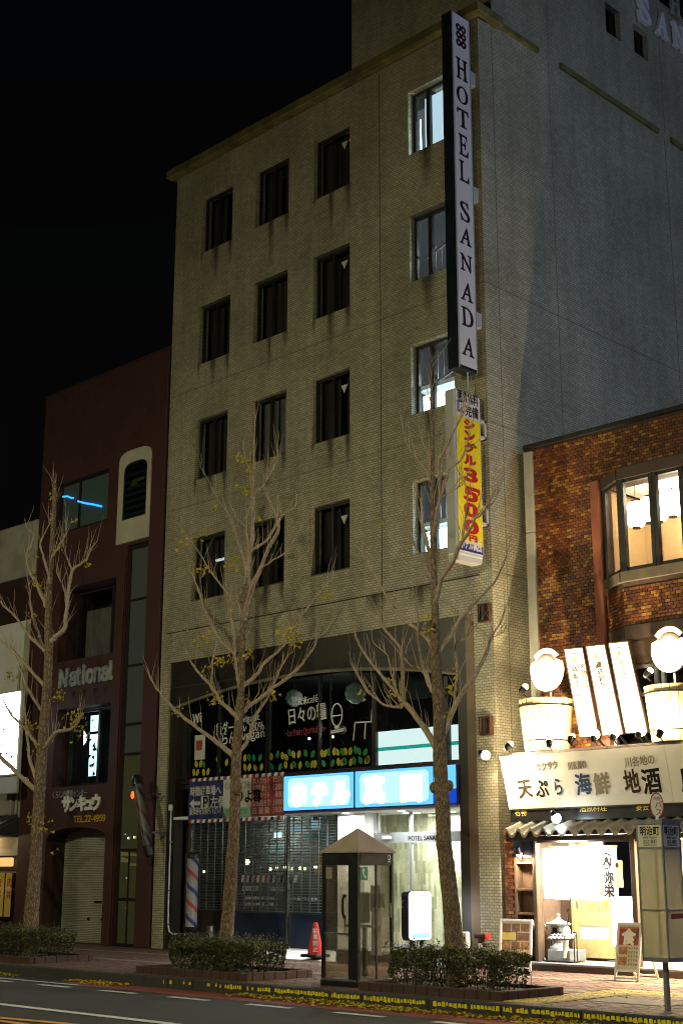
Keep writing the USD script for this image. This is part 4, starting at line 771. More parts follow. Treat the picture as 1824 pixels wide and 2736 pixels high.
part(pal, 'fascia', MB().box(-18, RX0-.02, -.05, .1, 2.05, 2.5), 'cream_stucco'); part(pal, 'orange_lamp', MB().cbox(-14.6, -12.75, -.1, -.02, 1.78, 2.0, .03), 'lit_amber')
part(pal, 'shop_front', MB().box(-18, RX0-.02, .3, .35, 0, 2.05), 'brown_panel'); part(pal, 'rail', MB().box(-16, -12.65, .2, .22, 1.62, 1.66).box(-16, -12.65, .2, .22, 1.2, 1.24), 'grey_metal')
part(pal, 'corner_lamp', MB().add(trimesh.creation.icosphere(2, .05).apply_translation((-13.35, -.3, 2.85))), 'lit_amber')
lamp(pal, (-14, -.4, 2.4), (-14, -.4, 0), 10, (1, .7, .35), .08, 'sphere')
for k, (x, lab) in enumerate(((-13.12, 'narrow yellow shop poster beside the red wall, nearer the trunk'), (-13.55, 'wide yellow shop poster behind the left tree'))):
    t = thing('shop_poster', lab, 'poster', (x, .1, .7)); w = .14 if k == 0 else .22
    part(t, 'sheet', MB().cbox(x-w, x+w, .08, .095, .55, 1.62, .003), 'poster_yellow'); part(t, 'lettering', text_at(text_at(MB(), '肉', .18, (x-w*.6, .079, 1.3), XF, ZF, .003, bold=2), '丼', .18, (x-w*.6, .079, 1.0), XF, ZF, .003, bold=2), 'poster_red')
lb = thing('white_lit_sign', 'glowing white blade sign on the far left building', 'lit sign', (-13.2, -.45, 4.0)); c = at(38, 1960, y=-.35)
part(lb, 'casing', MB().cbox(c[0]-.60, c[0]+.46, -.5, -.36, 4.0, 6.15, .03), 'white_metal'); part(lb, 'lit_face', MB().front(rr(c[0]-.57, c[0]+.43, 4.04, 6.11, .05), -.51, -.501), 'lit_cool')
lf = MB()
for k in range(11): leaf_fan(lf, (c[0]+rnd.uniform(-.3, .36), -.53, rnd.uniform(4.1, 5.5)), rnd.uniform(.05, .09), (.2, -1, .2), rnd.random()*6)
part(lb, 'leaf_print', lf, 'dark_frame', kind='stuff'); lamp(lb, (c[0], -.7, 5.1), (c[0]+.4, 0, 5.1), 16, (.8, .94, 1), .25, 'sphere')  # dark leaf shapes stand for tree leaves silhouetted against the sign
part(lb, 'bracket', MB().box(c[0]-.3, c[0]-.25, -.36, 0, 5.7, 5.75).box(c[0]-.3, c[0]-.25, -.36, 0, 4.4, 4.45), 'grey_metal')
part(lb, 'lower_panel', MB().cbox(c[0]-.44, c[0]+.44, -.48, -.38, 3.55, 3.98, .02), 'sign_grey')
# ================================================================ brick restaurant on the right
res = thing('brick_restaurant', 'brown brick restaurant with a lit bay window and white sign board', 'building', (5, .8, 0))
RY = .8
part(res, 'wall', MB().front(sbox(3.05, 3.7, 10.5, 9.5).difference(sbox(4.75, 3.7, 10.2, 5.1)).difference(sbox(4.78, 6.72, 10, 8.4)), RY, RY+.25), 'brick_mortar')
part(res, 'coping', MB().cbox(3.0, 10.6, RY-.04, RY+.4, 9.5, 9.6, .01), 'dark_frame'); part(res, 'end_wall', MB().box(3.05, 3.1, RY+.25, 14, 0, 9.5).box(3.05, 10.5, RY+.26, 14, 9.3, 9.45), 'brown_panel')
for a, b in ((3.66, 5.2), (5.2, 7.85), (7.85, 9.45)): part(res, 'white_downpipe', MB().cbox(3.03, 3.23, RY-.06, RY+.02, a+.004, b-.004, .012), 'dirty_white')
part(res, 'terracotta_pier', MB().cbox(4.56, 4.74, RY-.12, RY, 3.7, 8.55, .015), 'terracotta')
# bricks, one by one: the nearest as pieces, the others joined
BW, BH = .108, .060
brk = []
def bricks(x0, x1, z0, z1, o, u, skip=None):
    o, u = np.asarray(o, float), np.asarray(u, float); nrm = np.cross(u, (0, 0, 1.0))
    for j in range(int((z1-z0)/BH)):
        z = z0+j*BH; i = 0; a = -BW/2 if j % 2 else 0
        while x0+a < x1-.01:
            c0, c1 = max(x0, x0+a+.004), min(x1, x0+a+BW-.004); a += BW
            if c1-c0 < .02 or (skip and skip((c0+c1)/2, z+BH/2)): continue
            brk.append((c0, c1, z+.004, z+BH-.004, o, u, nrm))
bricks(3.235, 4.555, 3.7, 9.48, (0, RY, 0), (1, 0, 0)); bricks(4.555, 8.2, 8.6, 9.48, (0, RY, 0), (1, 0, 0))
# bay: canted left side and a front 0.4 m out
P = [np.array(p) for p in ((4.78, RY), (5.36, .42), (9.6, .42))]
def cant(z0, z1, a, b, off=0.0, th=.12):
    d = (b-a)/np.linalg.norm(b-a); n = np.array([d[1], -d[0]]); return [(*(a+n*off), z0), (*(b+n*off), z0), (*(b+n*(off-th)), z0), (*(a+n*(off-th)), z0), (*(a+n*off), z1), (*(b+n*off), z1), (*(b+n*(off-th)), z1), (*(a+n*(off-th)), z1)]
part(res, 'bay_apron', MB().hull(cant(5.72, 6.5, P[0], P[1])).hull(cant(5.72, 6.5, P[1], P[2])), 'brick_mortar')
for a, b in ((P[0], P[1]), (P[1], P[2])):
    L = np.linalg.norm(b-a); u = np.array([*(b-a)/L, 0]); bricks(0, min(L, 2.9), 5.74, 6.46, (*a, 0), u)
NRM = [.46, .27, .12, .15]
brk.sort(key=lambda t: np.linalg.norm(t[4]+t[5]*t[0]+np.array([0, 0, t[2]])-EYE)); vis = 0; jb = [MB() for _ in range(4)]
KN = ('brick_russet', 'brick_brown', 'brick_ochre', 'brick_dark')
for c0, c1, z0, z1, o, u, n in brk:
    d = rnd.uniform(.010, .014); k = rnd.choices(range(4), NRM)[0]
    if meshkit.noise(np.array([c0*1.3, z0*2.2, 2.0])) > .62 and k == 0 and rnd.random() < .4: k = 2
    pts = [o+u*a+n*b+np.array([0, 0, c]) for a, c, b in ((c0, z0, 0), (c1, z0, 0), (c1, z1, 0), (c0, z1, 0), (c0+.003, z0+.003, d), (c1-.003, z0+.003, d), (c1-.003, z1-.003, d), (c0+.003, z1-.003, d))]
    q = [(4, 5, 6, 7), (0, 1, 5, 4), (1, 2, 6, 5), (2, 3, 7, 6), (3, 0, 4, 7)]
    c = pts[4]; px = 912+F*(c-EYE)@_R/((c-EYE)@_f); py = 1368-F*(c-EYE)@_U/((c-EYE)@_f)
    if vis < 292 and px < 1830 and py < 1660: part(res, 'brick', MB().add(pts, q), KN[k]); vis += 1
    else: jb[k].add(pts, q)
for k in range(4): part(res, 'brickwork', jb[k], KN[k], kind='stuff')
part(res, 'sill', MB().hull(cant(6.5, 6.68, P[0], P[1], .08, .2)).hull(cant(6.5, 6.68, P[1], P[2], .08, .2)), 'sill_stone')
part(res, 'bay_head', MB().hull(cant(8.36, 8.56, P[0], P[1], .06, .2)).hull(cant(8.36, 8.56, P[1], P[2], .06, .2)), 'wood_dark')
part(res, 'bay_roof', MB().hull([(P[0][0], RY, 8.56), (P[1][0], P[1][1], 8.56), (P[2][0], P[2][1], 8.56), (P[2][0], RY, 8.56), (P[0][0], RY, 8.6), (P[1][0], P[1][1], 8.6), (P[2][0], P[2][1], 8.6), (P[2][0], RY, 8.6)]), 'wood_dark')
part(res, 'bay_foot', MB().hull(cant(5.5, 5.72, P[0], P[1], .05, .3)).hull(cant(5.5, 5.72, P[1], P[2], .05, .3)), 'wood_dark')
wf = MB(); posts = [(4.80, RY-.01), (5.36, .42), (5.43, .42), (6.02, .42), (6.10, .42), (6.62, .42), (6.72, .42), (7.3, .42), (7.9, .42)]
for x, y in posts: wf.box(x-.035, x+.035, y-.03, y+.06, 6.68, 8.36)
for a, b in ((P[0], P[1]), (P[1], P[2])): wf.hull(cant(6.68, 6.76, a, b, .0, .08)).hull(cant(8.30, 8.36, a, b, 0, .08))
bw = part(res, 'bay_window', wf, 'dark_frame', label='lit upstairs bay window in dark frames'); part(bw, 'pane', MB().hull(cant(6.7, 8.34, P[0], P[1], -.03, .005)).hull(cant(6.7, 8.34, P[1], P[2], -.03, .005)), 'pane')
part(res, 'dining_room', MB().box(4.5, 10, 2.4, 2.45, 6.5, 8.5).box(4.5, 4.6, 1.05, 2.4, 6.5, 8.5), 'tan_wall'); part(res, 'dining_ceiling', MB().box(4.82, 10, 1.06, 2.4, 8.42, 8.46).hull([(5.1, 1.06, 8.42), (5.42, .52, 8.42), (10, .52, 8.42), (10, 1.06, 8.42), (5.1, 1.06, 8.46), (5.42, .52, 8.46), (10, .52, 8.46), (10, 1.06, 8.46)]), 'white_wall')
lamp(res, (5.9, 1.5, 8.2), (5.9, 1.6, 0), 40, (1, .82, .55), .2, 'sphere'); part(res, 'dining_floor', MB().box(5.4, 10, .55, 2.4, 6.5, 6.66), 'wood')
for x, z in ((5.0, 0), (5.6, 0), (6.2, 0)): part(res, 'blind_screen', MB().box(x, x+.56, 2.36, 2.39, 6.6, 7.9), 'amber_paper')
for k, (px, py, yy, r, h) in enumerate(((1698, 1375, .95, .20, .48), (1733, 1362, 1.25, .20, .48), (1758, 1358, .95, .20, .5), (1795, 1345, 1.2, .2, .48), (1836, 1340, .95, .2, .5))):
    c = at(px, py, y=yy); t = thing('paper_lantern', 'white glowing paper lantern in the upstairs bay window, '+('first from the left', 'second from the left, behind the first', 'third from the left', 'fourth from the left', 'rightmost, cut by the frame')[k], 'lantern', c, group='lanterns in the bay window')
    part(t, 'shade', MB().lathe([(.06, -h/2)]+[(r*(math.sin(PI*(.14+.72*s))**.7)*(1+.02*(i % 2)), -h/2+h*s) for i, s in enumerate(np.linspace(.03, .97, 21))]+[(.06, h/2)], c, 24), 'lit_lantern', smooth=60)
    part(t, 'rim', MB().cyl(c-[0, 0, h/2+.02], c-[0, 0, h/2-.01], .075, 16).cyl(c+[0, 0, h/2-.01], c+[0, 0, h/2+.02], .075, 16), 'black_metal'); part(t, 'cord', MB().cyl(c+[0, 0, h/2], (c[0], c[1], 8.42), .006, 6), 'black_metal')
# dark first-floor windows behind the boards
part(res, 'window_band', MB().box(4.75, 10.2, RY+.04, RY+.08, 3.7, 5.1), 'pane_dark'); part(res, 'window_band', MB().box(4.75, 10.2, RY+.3, RY+.32, 3.7, 5.1), 'white_wall', label='white blind behind the first floor glass')
wf = MB()
for x in (4.78, 5.66, 5.80, 6.6, 7.4): wf.box(x-.03, x+.03, RY, RY+.08, 3.7, 5.1)
wf.box(4.75, 10.2, RY, RY+.07, 5.04, 5.12).box(4.75, 10.2, RY, RY+.07, 4.56, 4.62)
part(res, 'window_bar', wf, 'grey_metal')
# canopy over the entrance: black fascia, tiled eave
part(res, 'canopy', MB().box(3.13, 10.5, -.06, RY, 2.62, 3.66), 'wood_dark'); part(res, 'black_fascia', MB().cbox(3.13, 10.5, -.10, .3, 2.46, 2.70, .006), 'black_metal')
fl = MB()
for cx, cy, t in ((225, 1735, '名物'), (740, 1700, '活魚料理'), (1190, 1690, '宴会')): text_at(fl, t, .11, at(1300+cx*.3342, 1600+cy*.3342, y=-.102), XF, ZF, .003, width=.55 if len(t) > 2 else .25, bold=1)
part(res, 'fascia_lettering', fl, 'poster_yellow')
ev = part(res, 'eave', MB().hull([(x, y, z) for x in (3.26, 10.5) for y, z in ((.3, 2.46), (-.42, 2.26), (-.42, 2.21), (.3, 2.3))]), 'wood_dark')
for k in range(27):
    x = 3.27+k*.262; xs_ = np.linspace(0, .262, 9); pr = lambda s: .075*math.sin(PI*2*s/.262)*(1 if s < .131 else .55)
    lo = [(x+s, -.50, 2.265+pr(s)) for s in xs_]; hi = [(x+s, .02, 2.43+pr(s)) for s in xs_]; n = len(xs_)
    v = lo+hi+[(a, b, c-.05) for a, b, c in lo]
    f = [(i, i+1, n+i+1, n+i) for i in range(n-1)]+[(2*n+i, 2*n+i+1, i+1, i) for i in range(n-1)]
    part(ev, 'roof_tile', MB().add(v, f), 'roof_tile')
part(ev, 'rafter', MB().box(3.26, 10.5, -.40, -.36, 2.12, 2.20), 'wood_dark')
# ground floor front
part(res, 'brick_pier', MB().box(2.89, 3.11, .02, .3, 0, 2.4), 'brick_mortar')
pb = [MB() for _ in range(4)]
for j in range(39):
    for i in range(2):
        x0, x1 = (2.89, 3.0) if i == 0 else (3.0, 3.11)
        if j % 2: x0, x1 = (2.89, 2.945) if i == 0 else (2.945, 3.055)
        k = rnd.choices(range(4), NRM)[0]; pb[k].box(x0+.004, x1-.004, .006, .03, j*.06+.004, j*.06+.056)
for k in range(4): part(res, 'pier_brickwork', pb[k], KN[k], kind='stuff')
part(res, 'plinth_step', MB().cbox(2.9, 10.5, -.12, 1.4, -.02, .14, .01), 'stone_floor'); part(res, 'step_face', MB().box(3.0, 10.5, -.124, -.121, 0, .10), 'wood_dark')
part(res, 'entrance_wall', MB().box(3.30, 3.38, .22, 1.0, .14, 2.3).box(3.38, 4.3, .96, 1.02, .14, 2.3), 'wood'); part(res, 'back_wall', MB().box(4.9, 10.5, .96, 1.02, .14, 2.3), 'white_wall'); part(res, 'porch_ceiling', MB().box(3.56, 10.5, -.1, 1.0, 2.28, 2.32), 'white_paint')
part(res, 'post', MB().cbox(5.50, 5.60, -.02, .08, .14, 2.3, .006), 'wood_dark', label='dark timber post right of the lit panels'); part(res, 'post', MB().cbox(3.545, 3.60, -.03, .06, .14, 2.3, .006), 'bronze'); part(res, 'beam', MB().cbox(3.6, 8, .0, .06, 2.1, 2.2, .006), 'wood_dark')
bd = MB()
for k in range(6): part(res, 'wall_board', MB().cbox(3.39+k*.11, 3.495+k*.11, .945, .96, .16, 1.25, .003), 'wood')
sf = part(res, 'niche', MB().box(3.12, 3.55, .18, .21, .2, 2.1).box(3.11, 3.15, -.01, .18, .2, 2.1).box(3.51, 3.545, -.01, .18, .2, 2.1), 'wood', label='tall wooden shelf niche left of the curtain')
for z in (.45, .9, 1.30, 1.75): part(sf, 'shelf', MB().cbox(3.15, 3.51, .0, .18, z, z+.035, .004), 'wood')
part(res, 'navy_panel', MB().box(3.12, 3.55, -.02, -.005, 1.86, 2.3), 'navy')
dr = part(res, 'slat_door', MB().front(sbox(3.75, .19, 4.52, 2.0).difference(unary_union([sbox(3.83, .95, 4.44, 1.45), sbox(3.83, 1.5, 4.44, 1.95), sbox(3.83, .5, 4.44, .72)])), .86, .90), 'wood_pale', label='pale timber sliding door with upright slats')
for k in range(16): part(dr, 'slat', MB().box(3.845+k*.0375, 3.862+k*.0375, .87, .89, .95, 1.95), 'wood_pale')
part(dr, 'glowing_pane', MB().box(3.83, 4.44, .905, .91, .94, 1.96), 'amber_paper'); part(dr, 'kick_panel', MB().box(3.83, 4.44, .875, .885, .5, .72), 'paper_shade'); part(dr, 'door_pull', MB().box(3.78, 3.80, .853, .862, 1.0, 1.12), 'ink'); part(dr, 'door_jamb', MB().box(3.68, 3.75, .84, .95, .14, 2.1), 'wood_pale')  # the pane behind the slats is plain amber paper
bx = MB()
nr = thing('shop_curtain', 'white split entrance curtain with black emblem and characters', 'curtain', (4.2, .3, 2.02))
part(nr, 'rod', MB().cyl((3.36, .3, 2.03), (5.05, .3, 2.03), .018), 'wood_pale')
for k in range(5):
    x0 = 3.40+k*.328; v, f = folds(x0+.003, x0+.325, .3, 1.17-(.02*(k % 2)), 2.03, .012, n=14, seed=200+k); part(nr, 'cloth_panel', MB().add(v, f), 'cloth_white')
o = (4.84, .272, 1.79); em = ell(0, 0, .10, .135).difference(ell(0, 0, .083, .115)).union(ell(0, .02, .035, .05)).union(affinity.rotate(ell(-.045, -.04, .018, .045, 12), -30)).union(affinity.rotate(ell(.045, -.04, .018, .045, 12), 30))
part(nr, 'emblem', MB().poly(em, .003, o, XF, ZF), 'ink'); part(nr, 'lettering', text_at(text_at(MB(), '弥', .155, (4.76, .272, 1.45), XF, ZF, .003, bold=2), '栄', .155, (4.76, .272, 1.23), XF, ZF, .003, bold=2), 'ink')
sm = MB()
for k, t in enumerate(('てんぷら', 'かいせん', 'じざけ')):
    for i, c in enumerate(t): text_at(sm, c, .05, (3.56+k*.34, .275, 1.52-i*.075), XF, ZF, .003)
part(nr, 'small_lettering', sm, 'ink_faded')
# big white board
BTX = .19; bdw = thing('white_sign_board', 'long white sign board with brush lettering above the restaurant entrance', 'sign', (5, -.2, 2.65))
def bpt(x, z): return np.array([x, -.12-.20*(z-2.68)/.9, z])
U = (1, 0, 0); V = np.array([0, -.2/.9, 1.0]); V /= np.linalg.norm(V)
part(bdw, 'board', MB().hull([bpt(x, z)+[0, b, 0] for x in (3.12, 6.44) for z in (2.68, 3.58) for b in (0, .06)]).hull([bpt(x, z)+[0, b, 0] for x in (6.445, 10.5) for z in (2.68, 3.58) for b in (0, .06)]), 'board_white')
part(bdw, 'edge', MB().hull([bpt(x, z)+[0, b, 0] for x in (3.095, 3.118) for z in (2.67, 3.59) for b in (-.004, .07)]).hull([bpt(x, z)+[0, b, 0] for x in (3.12, 10.5) for z in (2.655, 2.678) for b in (-.004, .07)]), 'wood_dark')
def brush(mb, t, cx0, cy0, cx1, h, bold, sh=0):
    a, b = at(1300+cx0*.3342, 1600+cy0*.3342, y=-.2), at(1300+cx1*.3342, 1600+cy0*.3342, y=-.2)
    p = bpt(a[0], a[2])-[0, .002, 0]; g, w = glyphs(t, h*.83, bold=max(1, bold-2)); g = affinity.scale(g, (b[0]-a[0])/w, 1, origin=(0, 0)); g = affinity.skew(g, ys=sh, origin=(0, 0)); g = g.buffer(.006).buffer(-.009).buffer(.004); mb.poly(g, .003, p, U, V)
for t, cx0, cy0, cx1, h, m, s in (('天', 245, 1580, 362, .30, 'ink_brown', 3), ('ぷ', 385, 1578, 492, .30, 'ink', 0), ('ら', 528, 1560, 600, .28, 'ink_blue', 0), ('海', 705, 1558, 838, .33, 'ink_blue', 4), ('鮮', 852, 1556, 988, .33, 'ink_faded', 4), ('地', 1095, 1545, 1225, .36, 'ink_brown', 4), ('酒', 1240, 1545, 1396, .38, 'ink', 4), ('居', 1545, 1530, 1690, .36, 'ink', 4)):
    mb = MB(); brush(mb, t, cx0, cy0, cx1, h, 4, s); part(bdw, 'character', mb, m)
mb = MB()
for t, a, b, c in (('ミサクサク', 370, 1382, 585), ('川玄海の', 668, 1368, 815), ('川各地の', 1120, 1345, 1362)): brush(mb, t, a, b, c, .13 if b > 1350 else .15, 1, 3)
part(bdw, 'small_lettering', mb, 'ink_faded')
# tubs with round boards, slanted boards
def tub(cx, label, lab2, s, eggc):
    t = thing('wooden_tub', label, 'tub', (cx, .2, 3.62), group='tubs on the restaurant canopy'); rt, rb, z0, z1 = .48, .39, 3.66, 4.57; n = 22
    for k in range(n):
        a0, a1 = 2*PI*k/n+.012, 2*PI*(k+1)/n-.012; p = []
        for z, r in ((z0, rb), (z1, rt)):
            for g in (a0, a1): p += [(cx+r*math.cos(g), .2+r*math.sin(g), z), (cx+(r-.035)*math.cos(g), .2+(r-.035)*math.sin(g), z)]
        part(t, 'stave', MB().hull(p), 'tub_wood')
    for z in (z0+.18, z1-.12):
        r = rb+(rt-rb)*(z-z0)/(z1-z0)+.008; part(t, 'hoop', MB().tube([(cx+r*math.cos(g), .2+r*math.sin(g), z) for g in np.linspace(0, 2*PI, 33)], .014, 6), 'ink')
    part(t, 'bottom', MB().cyl((cx, .2, z0+.03), (cx, .2, z0+.06), rb-.03, 24).cyl((cx, .2, z1-.16), (cx, .2, z1-.14), rt-.05, 24), 'wood')
    e = thing('emblem_board', lab2, 'sign', (eggc[0], .15, 4.7), group='emblem boards in the tubs'); ex, ez = eggc[0], eggc[2]
    body = ell(ex, ez-.05, .345, .385); n1 = Polygon([(ex-.46, ez+.03), (ex-.34, ez+.27), (ex-.19, ez+.135)]); n2 = Polygon([(ex+.46, ez+.03), (ex+.34, ez+.27), (ex+.19, ez+.135)]); arc_ = Polygon([(ex+.24*math.cos(a), ez-.02+.235*math.sin(a)) for a in np.linspace(.55, PI-.55, 16)]+[(ex+.195*math.cos(a), ez-.02+.195*math.sin(a)) for a in np.linspace(PI-.55, .55, 16)]); body = body.difference(n1).difference(n2); cap = ell(ex, ez+.02, .29, .40).intersection(sbox(ex-.5, ez+.14, ex+.5, ez+.6)).difference(ell(ex, ez-.10, .30, .37)); lobe = ell(ex, ez-.05, .36, .36).difference(ell(ex, ez, .275, .41)).intersection(sbox(ex-.6, ez-.5, ex+.6, ez+.13))
    part(e, 'round_board', MB().front(body, .08, .14), 'board_white'); part(e, 'dark_arch', MB().front(arc_, .07, .079), 'terracotta'); part(e, 'back_board', MB().front(ell(ex, ez-.05, .30, .33), .142, .16), 'terracotta')
    part(e, 'stake', MB().beam((ex+.04, .145, 4.35), (ex+.04, .145, ez-.05), .03), 'tub_wood')
tub(3.76, 'pale stave tub on the canopy, near the hotel corner', 'white round emblem board standing in the left tub', 1, at(1460, 1782, y=.1)); tub(6.36, 'pale stave tub on the canopy, cut by the right edge', 'white round emblem board standing in the right tub', 1, at(1788, 1727, y=.1))
cols = [(4.28, 4.67, 4.55, 4.91), (4.74, 5.13, 5.02, 5.40), (5.21, 5.60, 5.48, 5.88)]
for k, (tl, tr, bl_, br) in enumerate(cols):
    t = thing('slanted_board', ('tilted white menu board with two columns of writing, next to the left tub', 'tilted white menu board in the middle of the three', 'tilted white menu board nearest the right tub')[k], 'sign', (bl_, .1, 3.85), group='tilted boards on the canopy')
    q = Polygon([(bl_, 3.87), (br, 3.86), (tr, 5.40), (tl, 5.41)]); part(t, 'board', MB().front(q.buffer(-.006), .09, .13), 'board_white'); part(t, 'frame', MB().front(q.buffer(.012).difference(q.buffer(-.005)), .085, .15), 'wood_dark')
    cxm = (tl+tr)/2; part(t, 'emblem', MB().front(ell(cxm+.01, 5.22, .085, .095).difference(ell(cxm+.01, 5.22, .075, .085)).union(ell(cxm+.01, 5.21, .03, .045)), .086, .0895), 'ink_faded')
    mb = MB()
    for j, txt in enumerate((('名物活魚', '特製すき焼ちゃんこ鍋'), ('直送鮮魚', 'その日'), ('マグロ',))[k]):
        for i, c in enumerate(txt):
            z = 5.02-i*.118-j*.04; f = (5.40-z)/1.54; text_at(mb, c, .085, (cxm-.06+(.12 if j == 0 and k < 1 else -.06 if j else .0)+.27*f-(.02 if k == 2 else 0), .0895, z), XF, ZF, .003, bold=1)
    part(t, 'lettering', mb, 'ink_brown')
    part(t, 'prop', MB().beam((bl_+.15, .15, 4.0), (bl_+.1, .7, 3.7), .03), 'black_metal')
# spot lamps
def spot(label, p, aim, power, col=(1, .80, .48), r=.035, cat='spot lamp', glow='lit_bulb', shape='disk'):
    p, aim = np.asarray(p, float), np.asarray(aim, float); d = (aim-p)/np.linalg.norm(aim-p); t = thing('spot_lamp', label, cat, p, group='spot lamps of the restaurant')
    part(t, 'bulb', MB().add(trimesh.creation.icosphere(2, .055 if shape == 'disk' else .085).apply_translation(p+d*.045)), glow)
    part(t, 'housing', MB().tube([p-d*.10, p-d*.08, p-d*.02, p+d*.02], [.02, .045, .055, .062], 14), 'black_metal', smooth=40); part(t, 'lens', MB().cyl(p+d*.021, p+d*.025, .052, 14), glow); part(t, 'arm', MB().cyl(p-d*.06, (p[0], p[1]+.08, p[2]-.14), .010, 6), 'black_metal')
    lamp(t, p+d*.10, aim, power*2.4, col, r, shape); return t
spot('spot lamp at the left end of the white board', (2.98, -.62, 3.62), (3.9, -.2, 3.1), 120, shape='sphere')
spot('spot lamp below the left tub, near its left side', (3.45, -.5, 3.74), (3.66, .1, 4.3), 6); spot('spot lamp below the left tub, near its right side', (4.32, -.5, 3.74), (3.95, .1, 4.5), 4)
spot('spot lamp at the foot of the leftmost tilted board', (4.78, -.5, 3.78), (4.75, .1, 4.7), 16); spot('spot lamp at the foot of the middle tilted board', (5.24, -.5, 3.78), (5.2, .1, 4.6), 42, shape='sphere')
spot('spot lamp at the foot of the right tilted board', (5.62, -.5, 3.78), (5.62, .1, 4.6), 42, shape='sphere')
spot('spot lamp below the right tub, near its left side', (6.12, -.5, 3.78), (6.3, .1, 4.4), 36, shape='sphere'); spot('spot lamp below the right tub, near its right side', (6.5, -.5, 3.76), (6.5, .1, 4.6), 10)
spot('spot lamp beside the left emblem board', (3.57, -.18, 4.76), (3.95, .05, 5.2), 8); spot('spot lamp beside the right emblem board', (6.14, -.18, 4.78), (6.45, .05, 5.2), 9)
spot('cool white flood lamp under the white board', (4.42, -.55, 2.52), (4.5, -.45, 2.3), 2.2, (.85, .95, 1), .06, 'flood lamp', 'lit_cool', 'sphere')
spot('small wall lamp over the shelf niche', (3.33, -.16, 1.95), (3.33, .15, 1.4), 3, (1, .85, .6), .03, 'wall lamp', 'lit_warm')
part(res, 'porch_lamp', MB().cbox(3.7, 5.3, .15, .25, 2.22, 2.278, .01), 'lit_entry', label='bright porch lamp above the entrance curtain')
lamp(res, (4.3, .6, 2.2), (4.3, .55, 0), 45, (1, .99, .95), .2); lamp(res, (4.3, -.05, 2.15), (4.3, .3, 1.2), 60, (1, .99, .96), .2); lamp(res, (6.4, .0, 2.2), (6.4, -.6, 0), 330, (1, .77, .42), .3)  # last light has no fixture, added to warm and brighten the pavement
t = thing('lit_panel_sign', 'glowing white upright lamp box by the dark timber post', 'lit sign', (5.05, .3, .45)); part(t, 'casing', MB().cbox(4.88, 5.18, .28, .42, .40, 1.22, .02), 'white_metal'); part(t, 'lit_face', MB().front(rr(4.895, 5.165, .42, 1.2, .03), .27, .279), 'lit_white'); part(t, 'foot', MB().box(4.92, 5.14, .3, .4, .14, .40), 'black_metal')
t = thing('lit_panel_sign', 'narrow glowing lamp box beside the larger one, against the post', 'lit sign', (5.27, .3, .45)); part(t, 'casing', MB().cbox(5.19, 5.36, .30, .42, .40, 1.22, .02), 'white_metal'); part(t, 'lit_face', MB().front(rr(5.20, 5.35, .42, 1.2, .03), .29, .299), 'lit_white'); part(t, 'foot', MB().box(5.2, 5.34, .3, .4, .14, .40), 'black_metal')
t = thing('wooden_plaque', 'narrow brown wooden plaque hanging beside the curtain', 'plaque', (5.06, .25, 1.35)); part(t, 'board', MB().cbox(5.01, 5.16, .24, .27, 1.36, 1.80, .006), 'wood_pale'); part(t, 'emblem', MB().front(ell(5.07, 1.72, .03, .04), .237, .24), 'ink')
